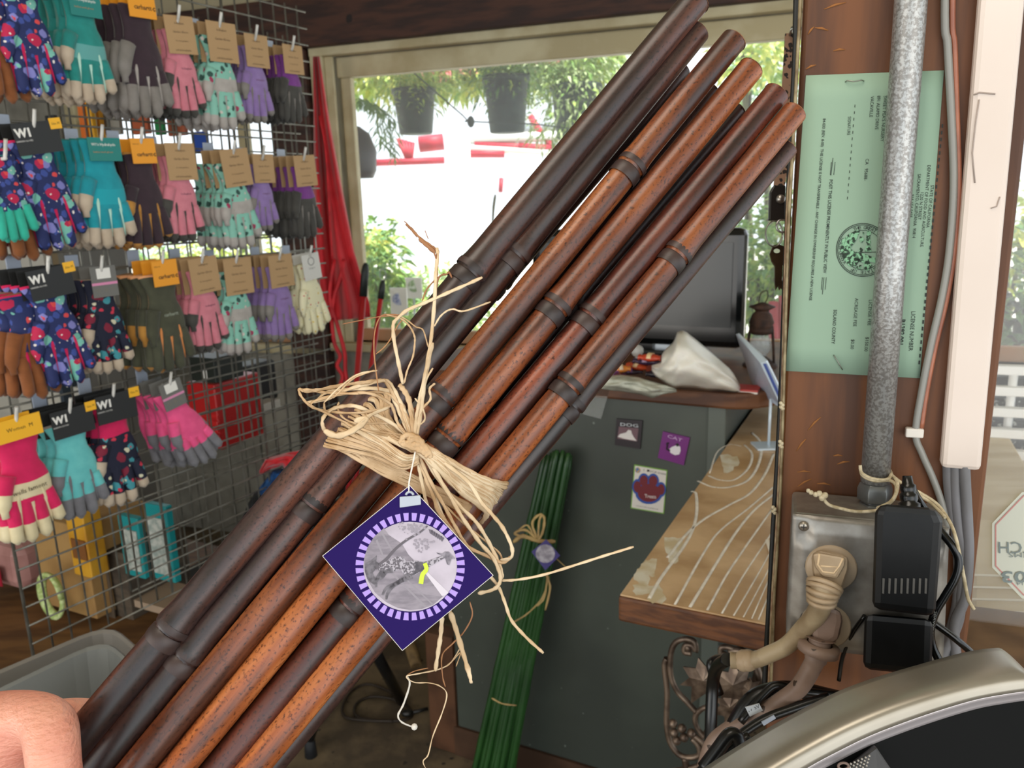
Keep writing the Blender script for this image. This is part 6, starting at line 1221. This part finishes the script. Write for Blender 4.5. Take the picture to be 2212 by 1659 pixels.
# jacket bundle behind the canes
jd = 2.0
j = thing('clothes_heap', 'heap of red and blue cloth over a black bag behind the bundle', 'clothes', at(600, 1180, jd))
cloth('red_cloth', ([(560, 1018), (575, 990), (620, 978), (672, 968), (720, 960)], [(562, 1026), (580, 1015), (610, 1005), (640, 1060), (700, 1050)]), jd, .05, M_redc, parent=j, seed=8, rough=.008)
cloth('blue_cloth', ([(560, 1055), (575, 1035), (590, 1015), (612, 1012), (650, 1040)], [(562, 1070), (590, 1085), (610, 1080), (620, 1100), (660, 1090)]), jd + .02, .05, mat('blue_fleece', '#1b4f86', '#143c6a', rough=.9, scale=60, bump=.5), parent=j, seed=9, rough=.008)
cloth('black_bag', ([(520, 1130), (535, 1090), (552, 1062), (600, 1060), (680, 1080)], [(520, 1140), (524, 1180), (560, 1260), (640, 1300), (700, 1300)]), jd + .04, .09, plain('#0d1216', .7), parent=j, seed=10, rough=.006)
# things behind the rack
def shelfbox(name, cat, label, rect, d, th, m, bev=.003, face=None):
    o = thing(name, label, cat, at((rect[0] + rect[2]) / 2, rect[3], d)); pbox('box_body', rect, d, th, m, o, yaw=(U2, -A2), bevel=bev)
    if face:
        for nm, rc, fm in face: pbox(nm, rc, d - .002, .003, fm, o, yaw=(U2, -A2), bevel=0)
    return o
M_lowtab = mat('brown_table', '#7a5630', '#5a3c20', rough=.6, scale=6, stretch=(1, 4, 1), bump=.2)
sz = at(100, 1330, 2.15).z; tb = thing('low_table', 'low brown wooden table behind the wire rack', 'table', V((at(60, 1400, 2.2).x, at(60, 1400, 2.2).y, 0)))
e = at(0, 1330, 2.15); b = MB(); b.box(e - UP * .02 + A2 * .2 + U2 * -.05, (1.15, .75, .04), (U2, A2, UP)); b.build('table_top', M_lowtab, tb, bevel=.004)
for sx, sy in ((-.55, -.1), (.45, -.1), (-.55, .5), (.45, .5)): b = MB(); q = e + U2 * sx + A2 * sy; b.box(V((q.x, q.y, (q.z - .04) / 2)), (.06, .06, q.z - .04), (U2, A2, UP)); b.build('leg', M_lowtab, tb)
shelfbox('cardboard_box', 'box', 'tan cardboard box behind the rack under the magenta gloves', (55, 1120, 215, 1330), 2.1, .2, mat('cardboard', '#a8834e', '#957040', rough=.85, scale=8), face=[('flap', (55, 1135, 215, 1139), plain('#8a6a3c'))])
shelfbox('seed_sack', 'package', 'yellow-orange printed sack with white panels behind the rack', (142, 1095, 195, 1252), 2.02, .05, mat('yellow_sack', '#d09a28', '#b8801c', rough=.5, scale=10), face=[('white_panel', (150, 1112, 190, 1152), M_wh), ('brown_panel', (150, 1165, 190, 1210), plain('#7a4a1c'))])
for i, rc in enumerate(((255, 1112, 312, 1252), (312, 1085, 375, 1262))):
    o = shelfbox('blister_pack', 'package', ['teal and white blister pack hanging behind the rack, the lower-left one', 'teal and white blister pack with sharp corner hanging right of its twin'][i], rc, 2.0 - i * .02, .02, plain('#15898c', .4), face=[('white_insert', (rc[0] + 7, rc[1] + 30, rc[2] - 8, rc[3] - 16), mat('printed_insert', '#b9bcb4', '#8f9a94', rough=.5, scale=60)), ('red_header', (rc[0] + 3, rc[1] + 4, rc[2] - 4, rc[1] + 20), plain('#c04a48'))])
b = MB(); c_ = at(112, 1286, 2.04); b.tube([c_ + U2 * .040 * math.cos(t) + UP * .058 * math.sin(t) for t in [i * .3307 for i in range(20)]], .0065, 8, flat=1.8); b.build('tape_ring', mat('green_tape', '#9fb668', '#c8d498', rough=.5, scale=90), None, 'pale green patterned ring standing in front of the cardboard box', 'ring')
shelfbox('pink_bag', 'bag', 'dusty pink plastic bag behind the rack, far lower left', (-60, 1170, 58, 1275), 2.2, .15, mat('pink_plastic', '#b98a84', '#a2746e', rough=.35, scale=10), bev=.03, face=[('red_patch', (-60, 1220, 12, 1262), plain('#a01830'))])
shelfbox('dark_crate', 'crate', 'dark grey-brown wooden crate under the teal packs', (205, 1180, 292, 1400), 2.12, .2, mat('grey_crate', '#54483a', '#3e342a', rough=.8, scale=10, stretch=(1, 1, 5)), face=[('slat', (207, 1182, 247, 1398), plain('#5a4d3e')), ('slat', (250, 1182, 290, 1398), plain('#524638'))])
o = shelfbox('plank_cupboard', 'cupboard', 'dark vertical-board cupboard behind the bins', (290, 1290, 410, 1560), 2.2, .3, mat('charcoal_boards', '#3a3a36', '#2c2c28', rough=.8, scale=8))
for k in range(5): pbox('board', (292 + k * 23, 1292, 313 + k * 23, 1558), 2.19, .012, plain(['#403f3a', '#383833', '#44423c', '#35352f', '#3e3d37'][k]), o, yaw=(U2, -A2), bevel=.002)
b = MB(); b.box(at(340, 1284, 2.15), (.24, .12, .02), (U2, A2, UP)); b.build('pale_strip', plain('#a08a74'), None, 'pale beige ledge strip on the board cupboard', 'ledge')
o = shelfbox('red_crate', 'crate', 'red louvred plastic crate behind the rack', (402, 826, 478, 972), 2.55, .2, plain('#b41c1c', .4), bev=.006)
for k in range(9): pbox('louvre', (404, 832 + k * 15, 476, 842 + k * 15), 2.545, .012, plain('#c42424', .35), o, yaw=(U2, -A2), bevel=.003)
shelfbox('dark_green_box', 'box', 'dark green box with barcode labels above the red crate', (404, 772, 470, 826), 2.5, .12, plain('#1c221c', .5), face=[('barcode_label', (438, 800, 448, 818), M_wh), ('barcode_label', (452, 796, 466, 814), M_wh)])
shelfbox('black_case', 'case', 'black slanted case behind the rack, right of the green box', (478, 790, 538, 880), 2.75, .15, plain('#191b1d', .5), bev=.01)
shelfbox('white_ledge_box', 'box', 'flat white box under the black case', (480, 880, 545, 900), 2.7, .15, plain('#c8c5bc', .6))
HB = [('orange', '#c8641c', (168, 215, 182, 300)), ('yellow', '#d8a01c', (186, 215, 200, 300)), ('amber', '#c88c20', (205, 200, 216, 298)), ('grey', '#8a8880', (218, 245, 262, 290)), ('rust', '#a4502c', (278, 232, 322, 288)), ('green', '#0f7a3c', (330, 240, 352, 290)), ('terracotta', '#a8583c', (356, 250, 402, 292)), ('blue', '#1848a8', (415, 285, 448, 330)), ('dark', '#24262a', (96, 250, 122, 300))]
for nm, c_, rc in HB:
    o = shelfbox('seed_packet', 'packet', '%s packet hanging behind the rack between the top and second rows' % nm, rc, 1.98 + .02 * (rc[0] % 3), .012, plain(c_, .6), bev=.002, face=[('label_panel', (rc[0] + 3, rc[1] + 8, rc[2] - 3, rc[1] + 22), plain('#cfc8b8'))]); o['group'] = 'packets behind the rack'
o = thing('fixture_shelf', 'grey shelving with mixed dark stock behind the left gloves', 'shelf', V((at(130, 1100, 2.4).x, at(130, 1100, 2.4).y, 0)))
M_sh = plain('#6a6862', .6)
for z in (1.62, 1.28, .98, .70):
    e = at(60, 830, 3.05); b = MB(); b.box(V((e.x, e.y, z)), (1.0, .25, .02), (U2, A2, UP)); b.build('shelf_board', M_sh, o)
for sx in (-.5, .5): e = at(60, 830, 3.05) + U2 * sx; b = MB(); b.box(V((e.x, e.y, .85)), (.03, .25, 1.7), (U2, A2, UP)); b.build('upright', M_sh, o)
rnd = random.Random(4); kk = 0
for z in (1.29, .99, .71):
    for k in range(6):
        e = at(60, 830, 3.02) + U2 * (-.40 + k * .16); w_ = rnd.uniform(.09, .14); hh = rnd.uniform(.1, .24); colr, cn = rnd.choice((('#3c4650', 'slate'), ('#8a3a34', 'brick-red'), ('#c8c4ba', 'off-white'), ('#2a4a78', 'navy blue'), ('#5a6a4a', 'moss green'), ('#7a6a50', 'khaki')))
        t = thing('stock_carton', '%s carton, %s from the left on the %s back shelf' % (cn, ['first', 'second', 'third', 'fourth', 'fifth', 'last'][k], {1.29: 'upper', .99: 'middle', .71: 'lowest'}[z]), 'carton', V((e.x, e.y, z)), group='cartons on the back shelving')
        b = MB(); b.box(V((e.x, e.y, z + hh / 2)), (w_, .12, hh), (U2, A2, UP)); b.build('carton', plain(colr, .7), t, bevel=.003)
        b = MB(); b.box(V((e.x, e.y, z + hh * .55)) - A2 * .061, (w_ * .7, .002, hh * .4), (U2, A2, UP)); b.build('label_panel', plain('#d0ccc0', .6), t)
